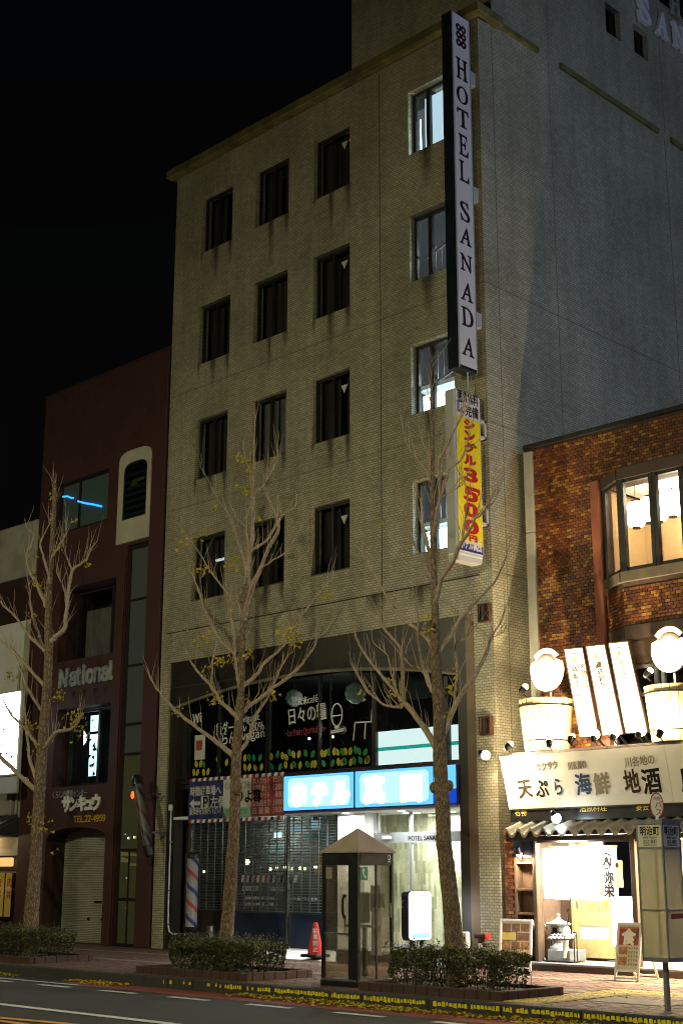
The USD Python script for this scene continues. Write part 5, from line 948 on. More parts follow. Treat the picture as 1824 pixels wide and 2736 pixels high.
# ================================================================ pruned ginkgo trees, hedges in brick planters
def grow(t, x0, y0, trunk, limbs, clusters, seed, twigs=1.0, scars=()):
    """Trunk and limbs along their real courses; each limb leans out of the trunk's plane by its own amount, so the crown has depth."""
    r = random.Random(seed); dep = lambda p: float((np.asarray(p)-EYE)@_f)
    def course(pts, ys):
        P, R = [], []
        for (px, py, hw), y in zip(pts, ys):
            p = at(px, py, y=y); P.append(p); R.append(hw*dep(p)/F)
        return np.array(P), np.array(R)
    def smooth(P, R, k=4):
        n = len(P)
        if n < 3: return P, R
        s = np.linspace(0, n-1, (n-1)*k+1); i = np.clip(s.astype(int), 0, n-2); f = (s-i)[:, None]
        g = np.gradient(P, axis=0)*.6; h00, h10, h01, h11 = 2*f**3-3*f**2+1, f**3-2*f**2+f, -2*f**3+3*f**2, f**3-f**2
        return h00*P[i]+h10*g[i]+h01*P[i+1]+h11*g[i+1], np.interp(s, range(n), R)
    P, R = course(trunk, [y0+.02*math.sin(k) for k in range(len(trunk))]); P, R = smooth(P, R, 14)
    P[0, 2] = -.02; tk = MB().tube(P, R*1.03, 26, wob=.09, seed=seed)
    tv = tk.v[0]; tk.v[0] = tv+(meshkit.fbm(tv*np.array([26, 26, 6.0]), 3, seed)-.5)[:, None]*.013*np.repeat(np.minimum(1, R/.06), 26)[:, None]*(lambda q: q/np.maximum(1e-9, np.linalg.norm(q, axis=1, keepdims=True)))(tv-np.repeat(P, 26, 0))
    for px, py, hw in scars:
        p = at(px, py, y=y0-.06); s = trimesh.creation.icosphere(2, hw*dep(p)/F); tk.add(np.array(s.vertices)*[1, .8, 1.25]+p, s.faces)
    ends = [(P[i], R[i]*.6, P[i]-P[i-1]+np.array([r.gauss(0, .3), r.gauss(0, .3), 0])*np.linalg.norm(P[i]-P[i-1])) for i in range(int(len(P)*.62), len(P)) if r.random() < .30 or i == len(P)-1]
    part(t, 'trunk', tk, 'bark', smooth=60)
    yat = lambda py: y0; tw = MB()
    lim_y = {}
    for k, L in enumerate(limbs):
        parent = L[0]; pts = L[1:]; ys0 = lim_y[parent][0] if parent is not None else y0
        if parent is not None:
            # start at the depth that the parent limb has where this one leaves it
            pp, py_ = lim_y[parent][1], lim_y[parent][2]; d = [(a-pts[0][0])**2+(b-pts[0][1])**2 for a, b, _ in pp]; ys0 = py_[int(np.argmin(d))]
        lean = r.uniform(-1, 1); lean = math.copysign(.25+.55*abs(lean), lean)
        L_px = sum(math.hypot(b[0]-a[0], b[1]-a[1]) for a, b in zip(pts, pts[1:])); acc = 0; ys = []
        for i, a in enumerate(pts):
            if i: acc += math.hypot(a[0]-pts[i-1][0], a[1]-pts[i-1][1])
            ys.append(ys0+lean*acc/150.0*.55)
        lim_y[k] = (ys0, pts, ys); Q, S = course(pts, ys); S = S*1.08; Q, S = smooth(Q, S, 4)
        if len(Q) > 2: Q[1:-1] += np.array([[r.gauss(0, .003), r.gauss(0, .008), r.gauss(0, .003)] for _ in range(len(Q)-2)])*np.minimum(1, S[1:-1]/.02)[:, None]
        lb_ = MB().tube(Q, S*(1+.12*np.array([r.gauss(0, 1) for _ in S]).clip(-1, 1)*(S < .04)), 10 if S[0] > .02 else 7, wob=.08, seed=seed+k)
        # knobs where shoots were cut back
        for i in range(2, len(Q)-1):
            if r.random() < .09 and S[i] > .008: s = trimesh.creation.icosphere(1, S[i]*1.35); lb_.add(np.array(s.vertices)+Q[i]+[0, 0, S[i]*.3], s.faces)
        part(t, 'limb', lb_, 'limb_bark', smooth=60)
        for i in range(2, len(Q)):
            if r.random() < .55*twigs or i == len(Q)-1: ends.append((Q[i], S[i], Q[i]-Q[i-1]))
    for p, s, d in ends:
        d = d/np.linalg.norm(d); n_ = 1 if r.random() < .7 else 2
        for _ in range(n_):
            up = np.array([r.gauss(0, .35), r.gauss(0, .35), 1.0]); v = d*.45+up*.6; v /= np.linalg.norm(v); L = r.uniform(.18, .62); q = [p]
            for i in range(4): v = v+np.array([r.gauss(0, .06), r.gauss(0, .06), r.gauss(.03, .05)]); v /= np.linalg.norm(v); q.append(q[-1]+v*L/4)
            r0 = min(s*.8, r.uniform(.0055, .0085)); tw.tube(q, np.linspace(r0, .0018, 5), 4)
            if r.random() < .3:
                k = r.choice([1, 2, 3]); w = v+np.array([r.gauss(0, .5), r.gauss(0, .5), .2]); w /= np.linalg.norm(w); tw.tube([q[k], q[k]+w*L*.2, q[k]+w*L*.35+[0, 0, .03]], [.003, .0025, .0015], 4)
    part(t, 'twigs', tw, 'twig', kind='stuff')
    lv = {0: MB(), 1: MB()}
    for cx, cy, n, sp in clusters:
        y = y0+r.uniform(-.3, .2); c = at(cx, cy, y=y)
        for _ in range(int(n*1.6)):
            p = c+np.array([r.gauss(0, sp), r.gauss(0, sp), r.gauss(0, sp*.8)]); leaf_fan(lv[r.random() < .45], p, r.uniform(.04, .07), (r.gauss(0, .6), -1+r.gauss(0, .4), r.gauss(.2, .6)), r.uniform(-1, 1)+PI)
    part(t, 'leaves', lv[0], 'ginkgo_leaf', kind='stuff', label='last yellow leaves'); part(t, 'leaves', lv[1], 'ginkgo_green', kind='stuff', label='last green leaves')

T2 = thing('ginkgo_tree', 'bare ginkgo in the middle, its trunk before the shop signs, few yellow leaves', 'tree', (.82, -4.6, 0))
grow(T2, .82, -4.6, [(602, 2590, 21), (603, 2512, 19), (609, 2450, 17), (613, 2395, 16.5), (623, 2250, 15), (628, 2147, 14), (631, 2033, 13.5), (639, 1918, 11.5), (645, 1830, 9), (647, 1727, 8), (651, 1650, 8), (653, 1600, 7.5), (655, 1562, 8)],
 [(None, (631, 2030, 9), (620, 2018, 7.5), (584, 1987, 6), (526, 1945, 5), (469, 1899, 4), (438, 1864, 3), (419, 1841, 2.2), (400, 1811, 1.2)),
  (None, (637, 1935, 7), (633, 1914, 6.5), (591, 1876, 5), (561, 1830, 4.2), (526, 1792, 3.2), (503, 1757, 2.2), (492, 1730, 1.3)),
  (1, (565, 1828, 2.6), (568, 1765, 2.2), (580, 1715, 1.2)),
  (None, (641, 1840, 4.5), (639, 1834, 4), (630, 1765, 3.4), (626, 1707, 2.8), (618, 1650, 2), (612, 1600, 1.2)),
  (None, (646, 1775, 4.5), (618, 1738, 3.8), (584, 1707, 3.4), (557, 1650, 3), (547, 1631, 2.8), (535, 1588, 2.3), (519, 1544, 1.8), (516, 1520, 1)),
  (None, (648, 1700, 2.4), (622, 1687, 2.2), (610, 1631, 2), (616, 1592, 1.4)), (5, (620, 1686, 1.6), (578, 1667, 1)),
  (None, (636, 1930, 6.5), (649, 1903, 6), (676, 1880, 5.2), (706, 1859, 4.8), (729, 1838, 4.5), (783, 1799, 3.8), (813, 1765, 3), (840, 1727, 2.2), (848, 1707, 1.8), (871, 1688, 1)),
  (None, (634, 2010, 5), (645, 2004, 4.6), (668, 1968, 4), (677, 1922, 3.8), (706, 1876, 3.4), (729, 1834, 3), (744, 1795, 2.5), (767, 1755, 1.8), (783, 1742, 1)),
  (None, (643, 1845, 5.5), (653, 1830, 5), (683, 1807, 4.4), (706, 1772, 4), (737, 1746, 3.6), (760, 1719, 3), (775, 1684, 2.6), (816, 1631, 2.1), (855, 1580, 1.7), (871, 1564, 1.4), (891, 1525, .8)),
  (None, (650, 1665, 7), (653, 1643, 6.5), (667, 1588, 6), (697, 1517, 5), (717, 1465, 4.5), (744, 1414, 3.8), (731, 1363, 2.6), (717, 1335, 1.8), (705, 1303, 1)),
  (None, (655, 1640, 7), (661, 1552, 6.5), (665, 1473, 6), (675, 1420, 4.8), (677, 1335, 4.2), (675, 1290, 3.4), (678, 1256, 3), (679, 1169, 2), (682, 1102, 1)),
  (11, (668, 1476, 3.6), (676, 1468, 3.4), (709, 1446, 3.2), (740, 1398, 2.8), (756, 1374, 2.4), (788, 1355, 1.8), (794, 1315, 1)),
  (10, (700, 1515, 2.4), (730, 1496, 2.2), (766, 1475, 2), (776, 1446, 1.6), (808, 1406, .9)),
  (11, (677, 1319, 2.4), (700, 1298, 2.2), (713, 1280, 2), (737, 1236, 1.6), (742, 1208, .9)), (11, (675, 1313, 1.8), (664, 1260, 1.6), (648, 1193, .9)),
  (11, (667, 1468, 3), (657, 1420, 2.5), (661, 1375, 2), (677, 1332, 1.4)),
  (11, (662, 1550, 3.6), (650, 1493, 3), (630, 1426, 2.7), (620, 1390, 2.4), (608, 1370, 2), (578, 1327, 1.6), (559, 1287, 1.2), (535, 1248, .7)),
  (None, (649, 1690, 3.6), (638, 1616, 3), (610, 1588, 2.5), (559, 1521, 1.8), (527, 1469, 1.3), (468, 1390, .7)),
  (16, (655, 1408, 1.4), (630, 1382, 1.2), (614, 1347, .8))],
 [(528, 1708, 16, .10), (592, 1765, 16, .1), (588, 1770, 10, .08), (665, 1752, 12, .08), (770, 1700, 26, .11), (760, 1690, 10, .14), (565, 1872, 12, .08), (645, 1880, 12, .07), (728, 1862, 8, .05), (470, 1900, 6, .06), (642, 1232, 12, .06), (664, 1258, 8, .06), (655, 1305, 10, .06), (575, 1358, 5, .05), (490, 1452, 10, .09), (535, 1437, 6, .05), (622, 1505, 16, .08), (525, 1528, 10, .07), (553, 1520, 6, .05), (870, 1593, 8, .05), (545, 1790, 6, .06), (694, 1390, 4, .03)], 11, 1.0, [(632, 2105, 17), (646, 1600, 11)])
T3 = thing('ginkgo_tree', 'taller bare ginkgo on the right, its trunk before the hotel entrance', 'tree', (5.62, -4.6, 0))
grow(T3, 5.62, -4.6, [(1220, 2640, 30), (1216, 2553, 26), (1209, 2470, 23), (1202, 2395, 21.5), (1191, 2300, 20.5), (1185, 2250, 20), (1182, 2150, 19), (1179, 2106, 18.5), (1175, 2018, 18), (1172, 1896, 15), (1165, 1790, 14), (1161, 1720, 12.5), (1162, 1650, 10.5), (1160, 1580, 8.5), (1157, 1510, 7.5), (1155, 1408, 6.5), (1155, 1332, 6), (1156, 1255, 5.5), (1155, 1153, 4.5), (1152, 1077, 3.2), (1152, 1013, 2.2), (1153, 968, 1.2)],
 [(None, (1164, 1610, 6.5), (1178, 1548, 6), (1208, 1505, 5.2), (1229, 1454, 4.6), (1254, 1418, 4), (1269, 1385, 3.2), (1285, 1375, 2.6), (1305, 1344, 1.8), (1331, 1288, .8)),
  (None, (1163, 1580, 6.5), (1160, 1530, 6), (1150, 1485, 5.2), (1139, 1441, 4.6), (1124, 1388, 3.8), (1118, 1365, 2)), (1, (1124, 1390, 2.2), (1127, 1357, 1.8), (1110, 1300, .9)),
  (None, (1157, 1430, 4.6), (1167, 1370, 4.2), (1175, 1319, 3.8), (1172, 1255, 3.3), (1175, 1224, 3), (1193, 1194, 3), (1218, 1138, 2.6), (1234, 1112, 2), (1254, 1079, .9)),
  (3, (1175, 1339, 2.8), (1188, 1301, 2.4), (1200, 1255, 2.1), (1229, 1232, 1.7), (1244, 1194, 1.3), (1254, 1166, .8)),
  (3, (1178, 1330, 1.8), (1213, 1309, 1.5), (1239, 1291, 1.2), (1254, 1260, .7)),
  (0, (1233, 1450, 2.4), (1236, 1434, 2.3), (1246, 1357, 2), (1246, 1306, 1.6), (1213, 1237, 1.2), (1195, 1212, .7)),
  (None, (1156, 1300, 2.8), (1142, 1268, 2.5), (1116, 1230, 2.1), (1088, 1191, 1.7), (1075, 1143, 1.3), (1072, 1117, .8)), (None, (1155, 1240, 2), (1134, 1194, 1.5), (1119, 1156, .9)),
  (None, (1160, 1740, 6.2), (1151, 1720, 6), (1116, 1682, 4.8), (1081, 1660, 4.4), (1041, 1611, 3.4), (1000, 1535, 2.4), (983, 1512, 1.7), (965, 1471, .8)),
  (None, (1159, 1560, 3.6), (1150, 1540, 3.4), (1105, 1454, 2.7), (1082, 1361, 1.9), (1053, 1291, .8)),
  (None, (1178, 1985, 8.5), (1182, 1966, 8), (1210, 1896, 7), (1235, 1850, 6.2), (1267, 1808, 5.2), (1298, 1748, 4), (1312, 1703, 3), (1337, 1664, 1.8), (1356, 1612, .8)),
  (11, (1212, 1890, 3.6), (1216, 1850, 3.4), (1221, 1801, 3), (1214, 1696, 2), (1219, 1650, 1)),
  (None, (1168, 1755, 6), (1180, 1730, 5.6), (1207, 1692, 5), (1231, 1650, 4.4), (1275, 1605, 3.6), (1316, 1561, 2.7), (1334, 1534, 1.8)),
  (None, (1170, 2010, 9), (1158, 1987, 8.5), (1123, 1931, 7.4), (1081, 1878, 6.2), (1069, 1868, 5.6)),
  (14, (1081, 1880, 4.8), (1075, 1808, 4.4), (1070, 1734, 3.8), (1039, 1696, 3), (1010, 1661, 2.2), (975, 1620, 1)),
  (14, (1069, 1868, 4.2), (1018, 1804, 3.6), (972, 1745, 2.8), (951, 1703, 2), (947, 1668, .9)),
  (14, (1075, 1880, 4), (1070, 1890, 3.8), (1028, 1885, 3.2), (997, 1861, 2.8), (979, 1846, 2.4), (954, 1804, 1.4), (935, 1769, .7)),
  (14, (1066, 1866, 2.2), (1046, 1801, 2), (1035, 1752, 1.7), (997, 1717, 1.1), (991, 1671, .7)),
  (None, (1166, 1860, 6.5), (1151, 1839, 6), (1133, 1797, 4.8), (1102, 1780, 3.8), (1074, 1752, 2.4)), (19, (1132, 1796, 3.6), (1130, 1783, 3.4), (1118, 1720, 2.6), (1116, 1650, 1.9), (1108, 1590, 1)),
  (12, (1219, 1720, 2), (1245, 1703, 1.6), (1256, 1650, 1), (1262, 1610, .6)), (13, (1316, 1561, 1.4), (1345, 1510, 1), (1365, 1430, .6)), (0, (1287, 1374, 1.5), (1325, 1330, 1), (1350, 1260, .6)), (11, (1312, 1705, 1.4), (1345, 1690, 1), (1365, 1668, .6))],
 [(1142, 1665, 5, .06), (1143, 1690, 4, .05), (1045, 1823, 6, .05), (1044, 1855, 5, .05), (1212, 1823, 6, .09), (1185, 1852, 4, .05), (1015, 1394, 3, .05), (980, 1853, 4, .05), (1260, 1190, 2, .03), (1187, 1908, 3, .04)], 23, 1.15, [(1158, 2105, 12), (1200, 2100, 12)])
T1 = thing('ginkgo_tree', 'bare ginkgo with a cut-off top on the left, before the red building', 'tree', (-4.72, -4.6, 0))
grow(T1, -4.72, -4.6, [(78, 2570, 22), (82, 2492, 20), (86, 2420, 19), (92, 2345, 17), (101, 2196, 15.5), (107, 2100, 15), (110, 2048, 14.5), (119, 1929, 13.5), (124, 1870, 12.5), (128, 1810, 11.5), (130, 1750, 11), (131, 1706, 12), (129, 1661, 9.5), (131, 1587, 8), (137, 1498, 7), (141, 1430, 6.5), (143, 1390, 6), (145, 1340, 5.5), (146, 1295, 5.5)],
 [(None, (140, 1715, 7), (146, 1703, 6.5), (171, 1682, 5.6), (179, 1631, 4.6), (181, 1587, 4.2), (193, 1524, 3.4), (232, 1495, 2.4), (235, 1477, 1.8), (259, 1447, .9)), (0, (193, 1526, 2.4), (176, 1483, 1.9), (168, 1453, 1)), (0, (180, 1602, 2.6), (164, 1557, 2), (152, 1530, 1.5)),
  (None, (128, 1625, 5.2), (123, 1617, 5), (101, 1566, 4.2), (80, 1527, 3.8), (71, 1498, 3.4), (77, 1468, 2.8), (92, 1432, 1.8), (70, 1410, 1)), (None, (134, 1560, 3.6), (132, 1552, 3.4), (119, 1492, 2.8), (107, 1453, 2.2), (122, 1420, 1.6), (134, 1396, .9)), (None, (140, 1488, 3), (145, 1478, 2.8), (161, 1453, 2.3), (176, 1426, 1.8), (176, 1379, .9)),
  (None, (128, 1755, 5), (121, 1742, 4.6), (74, 1694, 3.8), (45, 1652, 3), (18, 1626, 2.4), (-5, 1600, 1.6)), (None, (126, 1752, 4.2), (101, 1691, 3.4), (86, 1646, 2.8), (80, 1587, 2), (74, 1545, 1)),
  (None, (122, 1835, 5), (113, 1825, 4.8), (74, 1783, 4), (30, 1736, 3.2), (-5, 1706, 2.4)), (None, (112, 1900, 4.4), (107, 1893, 4), (74, 1839, 3.4), (48, 1768, 2.4), (38, 1730, 1.2)),
  (None, (126, 1990, 6.5), (134, 1980, 6), (155, 1955, 5), (190, 1949, 4), (208, 1932, 3), (216, 1912, 1.6)),
  (None, (106, 2125, 8), (101, 2116, 7), (60, 2080, 5.8), (24, 2045, 5), (-4, 2020, 4)), (None, (100, 1995, 5), (92, 1982, 4.2), (65, 1943, 3.4), (30, 1911, 2.4), (9, 1872, 1.2)), (None, (104, 2095, 5.4), (98, 2086, 5), (80, 2033, 4), (71, 1958, 3), (64, 1893, 1.8), (60, 1850, .9))],
 [(195, 1916, 26, .10), (215, 1953, 18, .10), (110, 2200, 14, .09), (80, 2188, 8, .06), (156, 1856, 14, .07), (32, 1808, 14, .09), (100, 1560, 14, .06), (85, 1490, 8, .05), (88, 1535, 8, .06), (145, 1330, 8, .06), (200, 1395, 5, .04), (157, 1460, 6, .05), (232, 1510, 6, .05), (104, 1945, 10, .06), (95, 2000, 8, .06), (88, 1650, 6, .06), (60, 1790, 8, .07), (150, 2275, 3, .04), (134, 1865, 6, .05), (70, 1940, 14, .08)], 37, 1.0, [(146, 1296, 6)])

def hedge(name_label, x0, x1, y0, y1, h, n, seed, planter):
    r = random.Random(seed); t = thing('hedge', name_label, 'hedge', ((x0+x1)/2, (y0+y1)/2, 0), group='clipped hedges around the tree trunks')
    L = {0: MB(), 1: MB()}; cx, cy, ax, ay = (x0+x1)/2, (y0+y1)/2, (x1-x0)/2, (y1-y0)/2
    for k in range(n):
        u, v, w = r.uniform(-1, 1), r.uniform(-1, 1), r.random()
        if r.random() < .75:
            s = r.random()
            if s < .4: w = 1-abs(r.gauss(0, .09))
            elif s < .8: v = -1+abs(r.gauss(0, .16)) if r.random() < .7 else 1-abs(r.gauss(0, .16))
            else: u = math.copysign(1-abs(r.gauss(0, .12)), u)
        m = (abs(u)**4+abs(v)**4)**.25
        if m > 1: u, v = u/m, v/m
        top = h*(1-.14*abs(u)**3-.10*abs(v)**3)+.09*(meshkit.noise(np.array([u*ax*4.5+seed, v*ay*4.5, 1.0]))-.5)*2*.6; bul = 1+.12*(meshkit.noise(np.array([u*ax*4+seed, v*ay*4, w*3]))-.5)
        p = np.array([cx+u*ax*bul*(.93+.07*w), cy+v*ay*bul*(.9+.1*w), .10+w*max(.1, top-.10)])
        if w < .42 and r.random() < .86-w*1.2: continue
        if meshkit.noise(p*5.5+seed) < .30: continue
        s = r.uniform(.014, .028); a = np.array([r.gauss(0, 1), r.gauss(0, 1), r.gauss(.2, .7)]); a /= np.linalg.norm(a); b = np.cross(a, [r.gauss(0, 1), r.gauss(0, 1), r.gauss(0, 1)]); b /= np.linalg.norm(b)
        L[r.random() < (.42 if w > .75 else .15)].add([p-a*s, p+b*s*.55, p+a*s*1.1, p-b*s*.55], [(0, 1, 2, 3)])
    for k in range(260):
        u = r.uniform(-.95, .95); p = np.array([cx+u*ax, cy+r.uniform(-1, .6)*ay, h*.93]); v = np.array([r.gauss(0, .35), r.gauss(0, .35), 1.0])
        for i in range(r.randint(3, 7)):
            c = p+v*.022*i; s = r.uniform(.016, .028); a = np.array([r.gauss(0, 1), r.gauss(0, 1), .6]); a /= np.linalg.norm(a); b = np.cross(a, v); b /= np.linalg.norm(b); L[r.random() < .5].add([c, c+a*s*.8+b*s*.4, c+a*s*1.6, c+a*s*.8-b*s*.4], [(0, 1, 2, 3)])
    part(t, 'foliage', L[0], 'hedge_leaf', kind='stuff'); part(t, 'foliage', L[1], 'hedge_leaf_light', kind='stuff', label='paler young leaves')
    st = MB()
    for k in range(150):
        px, py = cx+r.uniform(-1, 1)*ax*.92, cy+r.uniform(-1, 1)*ay*.85; q = np.array([px, py, .06]); l = [q]
        for i in range(4): q = q+[r.gauss(0, .025), r.gauss(0, .025), h*.19]; l.append(q)
        st.tube(l, np.linspace(.007, .002, 5), 4)
    part(t, 'stems', st, 'hedge_twig', kind='stuff')
    a, b, c, d = planter; pl = thing('brick_planter', 'low brick edged planter '+name_label.split('hedge ')[1].replace('growing ', ''), 'planter', ((a+b)/2, (c+d)/2, 0), group='brick planters along the kerb')
    part(pl, 'soil', MB().box(a+.1, b-.1, c+.1, d-.1, 0, .07), 'soil')
    for (p0, p1, q0, q1, ax_) in ((a, b, c, c+.105, 0), (a, b, d-.105, d, 0), (a, a+.105, c+.11, d-.11, 1), (b-.105, b, c+.11, d-.11, 1)):
        n_ = int(((p1-p0) if ax_ == 0 else (q1-q0))/.21)
        for i in range(n_):
            if ax_ == 0: w = (p1-p0)/n_; m = MB().cbox(p0+i*w+.004, p0+(i+1)*w-.004, q0, q1, -.01, .115+r.uniform(-.004, .004), .008)
            else: w = (q1-q0)/n_; m = MB().cbox(p0, p1, q0+i*w+.004, q0+(i+1)*w-.004, -.01, .115+r.uniform(-.004, .004), .008)
            part(pl, 'brick', m, 'planter_brick')
hedge('dark clipped hedge growing round the left tree trunk', -6.9, -4.0, -5.0, -3.9, .58, 15000, 3, (-7.0, -3.9, -5.2, -3.8))
hedge('green clipped hedge growing round the middle tree trunk', -.25, 1.95, -5.12, -4.1, .55, 18000, 5, (-.6, 2.15, -5.32, -3.95))
hedge('sparse clipped hedge growing round the right tree trunk beside the booth', 4.55, 6.75, -5.0, -4.15, .56, 14000, 9, (4.45, 7.0, -5.3, -4.0))
# ================================================================ things on the pavement
pb_ = thing('phone_booth', 'glazed black telephone booth with a beige pyramid roof', 'phone booth', (3.74, -4.6, 0)); A, B, C, D = 3.44, 4.18, -5.03, -4.26
part(pb_, 'roof', MB().hull([(x, y, z) for x in (A-.02, B+.02) for y in (C-.02, D+.02) for z in (1.865, 1.885)]+[(3.81, -4.645, 2.235)]), 'booth_roof')
part(pb_, 'header', MB().cbox(A, B, C, C+.05, 1.69, 1.864, .006).cbox(A, B, D-.05, D, 1.69, 1.864, .006).cbox(A, A+.05, C+.05, D-.05, 1.69, 1.864, .006).cbox(B-.05, B, C+.05, D-.05, 1.69, 1.864, .006), 'booth_black')
for x0, x1, y0_, y1_ in ((A, A+.05, C, C+.05), (B-.19, B, C, C+.06), (A, A+.05, D-.05, D), (B-.05, B, D-.05, D)): part(pb_, 'corner_post', MB().cbox(x0, x1, y0_, y1_, .06, 1.70, .006), 'booth_black')
part(pb_, 'base', MB().cbox(A-.01, B+.01, C-.01, D+.01, -.01, .09, .01), 'booth_black'); part(pb_, 'floor', MB().box(A+.05, B-.05, C+.06, D-.05, .09, .095), 'stone_floor'); part(pb_, 'threshold', MB().box(A+.02, B-.02, C-.016, C-.010, .075, .105).box(B+.010, B+.016, C+.02, D-.02, .075, .105), 'steel')
part(pb_, 'glazing_bar', MB().box(A+.05, B-.19, C+.01, C+.04, .71, .74), 'steel'); part(pb_, 'glazing_bar', MB().box(B-.035, B-.015, C+.40, C+.43, .1, 1.69), 'booth_black')
for lab, q in (('front', MB().box(A+.05, B-.19, C+.02, C+.026, .09, 1.69)), ('side', MB().box(B-.03, B-.024, C+.06, D-.05, .09, 1.69)), ('back', MB().box(A+.05, B-.05, D-.03, D-.024, .09, 1.69)), ('far', MB().box(A+.02, A+.026, C+.05, D-.05, .09, 1.69))): part(pb_, 'pane', q, 'booth_pane')
gp = part(pb_, 'phone_mark', MB().box(B+.001, B+.004, C+.055, C+.215, 1.475, 1.665), 'phone_green'); hs = Polygon([(.055, .155), (.075, .165), (.095, .155), (.098, .13), (.085, .12), (.087, .085), (.105, .055), (.125, .06), (.142, .04), (.128, .018), (.108, .02), (.075, .06), (.06, .10), (.052, .13)])
part(gp, 'handset_mark', MB().side(affinity.translate(hs, C+.045, 1.48), B+.0042, B+.006), 'white_paint')
part(pb_, 'round_emblem', MB().side(ell(D-.10, 1.80, .033, .04).difference(ell(D-.105, 1.803, .02, .026)).union(sbox(D-.13, 1.735, D-.07, 1.745)), B+.001, B+.004), 'white_paint')
ph = part(pb_, 'telephone', MB().cbox(3.50, 3.76, -4.48, -4.31, .86, 1.30, .02), 'phone_body'); part(ph, 'handset', MB().tube([(3.45, -4.550, 1.26), (3.445, -4.590, 1.2), (3.445, -4.590, 1.0), (3.45, -4.550, .93)], [.03, .02, .02, .03], 8), 'black_metal'); part(ph, 'keypad', MB().cbox(3.56, 3.68, -4.500, -4.490, .98, 1.15, .002), 'grey_metal'); part(ph, 'cord', MB().tube([(3.46, -4.550, .94), (3.48, -4.590, .75), (3.52, -4.590, .66), (3.56, -4.530, .78), (3.58, -4.470, .88)], .008, 6), 'black_metal')
part(pb_, 'phone_shelf', MB().cbox(3.36, 3.95, -4.48, -4.290, .80, .84, .008), 'grey_metal'); part(pb_, 'shelf_leg', MB().box(3.60, 3.66, -4.330, -4.290, .1, .80), 'booth_black')
part(pb_, 'notice', MB().box(3.74, 3.95, -4.305, -4.300, 1.02, 1.40), 'paper', label='cream notice sheet inside the booth'); part(pb_, 'notice', MB().box(3.50, 3.62, C+.03, C+.034, 1.5, 1.66), 'white_paint', label='small white notice in the front glass'); part(pb_, 'notice', MB().box(3.76, 3.96, -4.304, -4.299, .4, 1.3), 'white_paint', label='tall white information sheet'); part(pb_, 'notice_print', MB().box(3.79, 3.95, -4.308, -4.2145, 1.08, 1.28), 'ink')
part(pb_, 'handle', MB().cyl((B+.03, D-.12, .95), (B+.03, D-.12, 1.15), .012, 8), 'steel')

cn = thing('traffic_cone', 'red traffic cone with faded white writing on the entrance ramp', 'cone', (-1.22, -.62, .05)); cx, cy = -1.22, -.62
part(cn, 'body', MB().lathe([(.155, .11), (.15, .12), (.05, .66), (.032, .69), (.0, .692)], (cx, cy, 0), 28), 'plastic_red', smooth=40); part(cn, 'base', MB().cbox(cx-.21, cx+.21, cy-.21, cy+.21, .055, .11, .02), 'black_metal')
cl = MB()
for i, c in enumerate('駐車禁止'): z = .52-i*.11; text_at(cl, c, .075, (cx+.118-.0*i+i*.016, cy-.118-i*.016, z-.02), (.7071, .7071, 0), ZF, .004, center=True, bold=2)
part(cn, 'lettering', cl, 'white_paint')

ls = thing('standing_lit_sign', 'rounded glowing white standing sign before the hotel entrance', 'lit sign', (1.42, -.65, .235)); YA = -.95; XS = at(1090, 2450, y=YA)[0]; YB = at(1152, 2450, x=XS)[1]; Z0, Z1 = at(1090, 2516, y=YA)[2], at(1090, 2381, y=YA)[2]; YM = (YA+YB)/2
part(ls, 'casing', MB().side(rr(YA, YB, Z0, Z1, .09), XS-.16, XS), 'navy'); part(ls, 'lit_face', MB().side(rr(YA+.015, YB-.015, Z0+.015, Z1-.015, .08), XS+.001, XS+.014), 'lit_white')
part(ls, 'lettering', text_at(MB(), 'シングル', .085, (XS+.0145, YA+.12, Z1-.15), YF, ZF, .003, width=YB-YA-.22, bold=4), 'lit_orange'); part(ls, 'blue_strip', MB().box(XS+.0145, XS+.017, YA+.09, YB-.09, Z0+.04, Z0+.13), 'lit_cyan')
for y in (YM-.13, YM+.13): part(ls, 'leg', MB().cbox(XS-.11, XS-.05, y-.03, y+.03, .26, Z0+.02, .006), 'black_metal')
part(ls, 'base', MB().cbox(XS-.38, XS+.22, YA-.03, YB+.03, .235, .275, .012), 'black_metal')
for sy, y in ((-1, YA), (1, YB)): part(ls, 'handle', MB().tube([(XS-.08, y, 1.12), (XS-.08, y+sy*.06, 1.12), (XS-.08, y+sy*.085, 1.08), (XS-.08, y+sy*.085, 1.04), (XS-.08, y+sy*.06, 1.0), (XS-.08, y, 1.0)], .008, 6), 'steel')
lamp(ls, (XS+.06, YM, .87), (XS+2, YM-1.2, .6), 2.0, (.95, 1, 1), .25)

bpl = thing('barber_pole', 'upright striped barber pole beside the shutter, chrome capped', 'barber pole', (-5.75, -.25, 0)); c = at(513, 2380, y=-.25); bx_, by_ = c[0], -.25
barber(bpl, (bx_, by_, .50), (bx_, by_, 1.92), .125, 2.2, .12); part(bpl, 'glass_tube', MB().lathe([(.155, .48), (.155, 1.94)], (bx_, by_, 0), 28), 'pane', smooth=60); part(bpl, 'pedestal', MB().cbox(bx_-.25, bx_+.22, by_-.2, by_+.2, .0, .37, .02), 'black_metal')
wp = thing('drain_pipe', 'thin pale pipe bent at the foot, on the dark jamb', 'pipe', (-6.4, -.05, .2))
Q = [at(px, py, y=-.06) for px, py in ((457, 2165), (455, 2250), (451, 2380), (449, 2470), (452, 2490), (460, 2496), (486, 2499))]; part(wp, 'pipe', MB().tube(Q, .016, 8), 'white_metal'); 
for k in (1, 2, 3): part(wp, 'clip', MB().cbox(Q[k][0]-.03, Q[k][0]+.03, -.08, -.02, Q[k][2]-.015, Q[k][2]+.015, .004), 'steel')
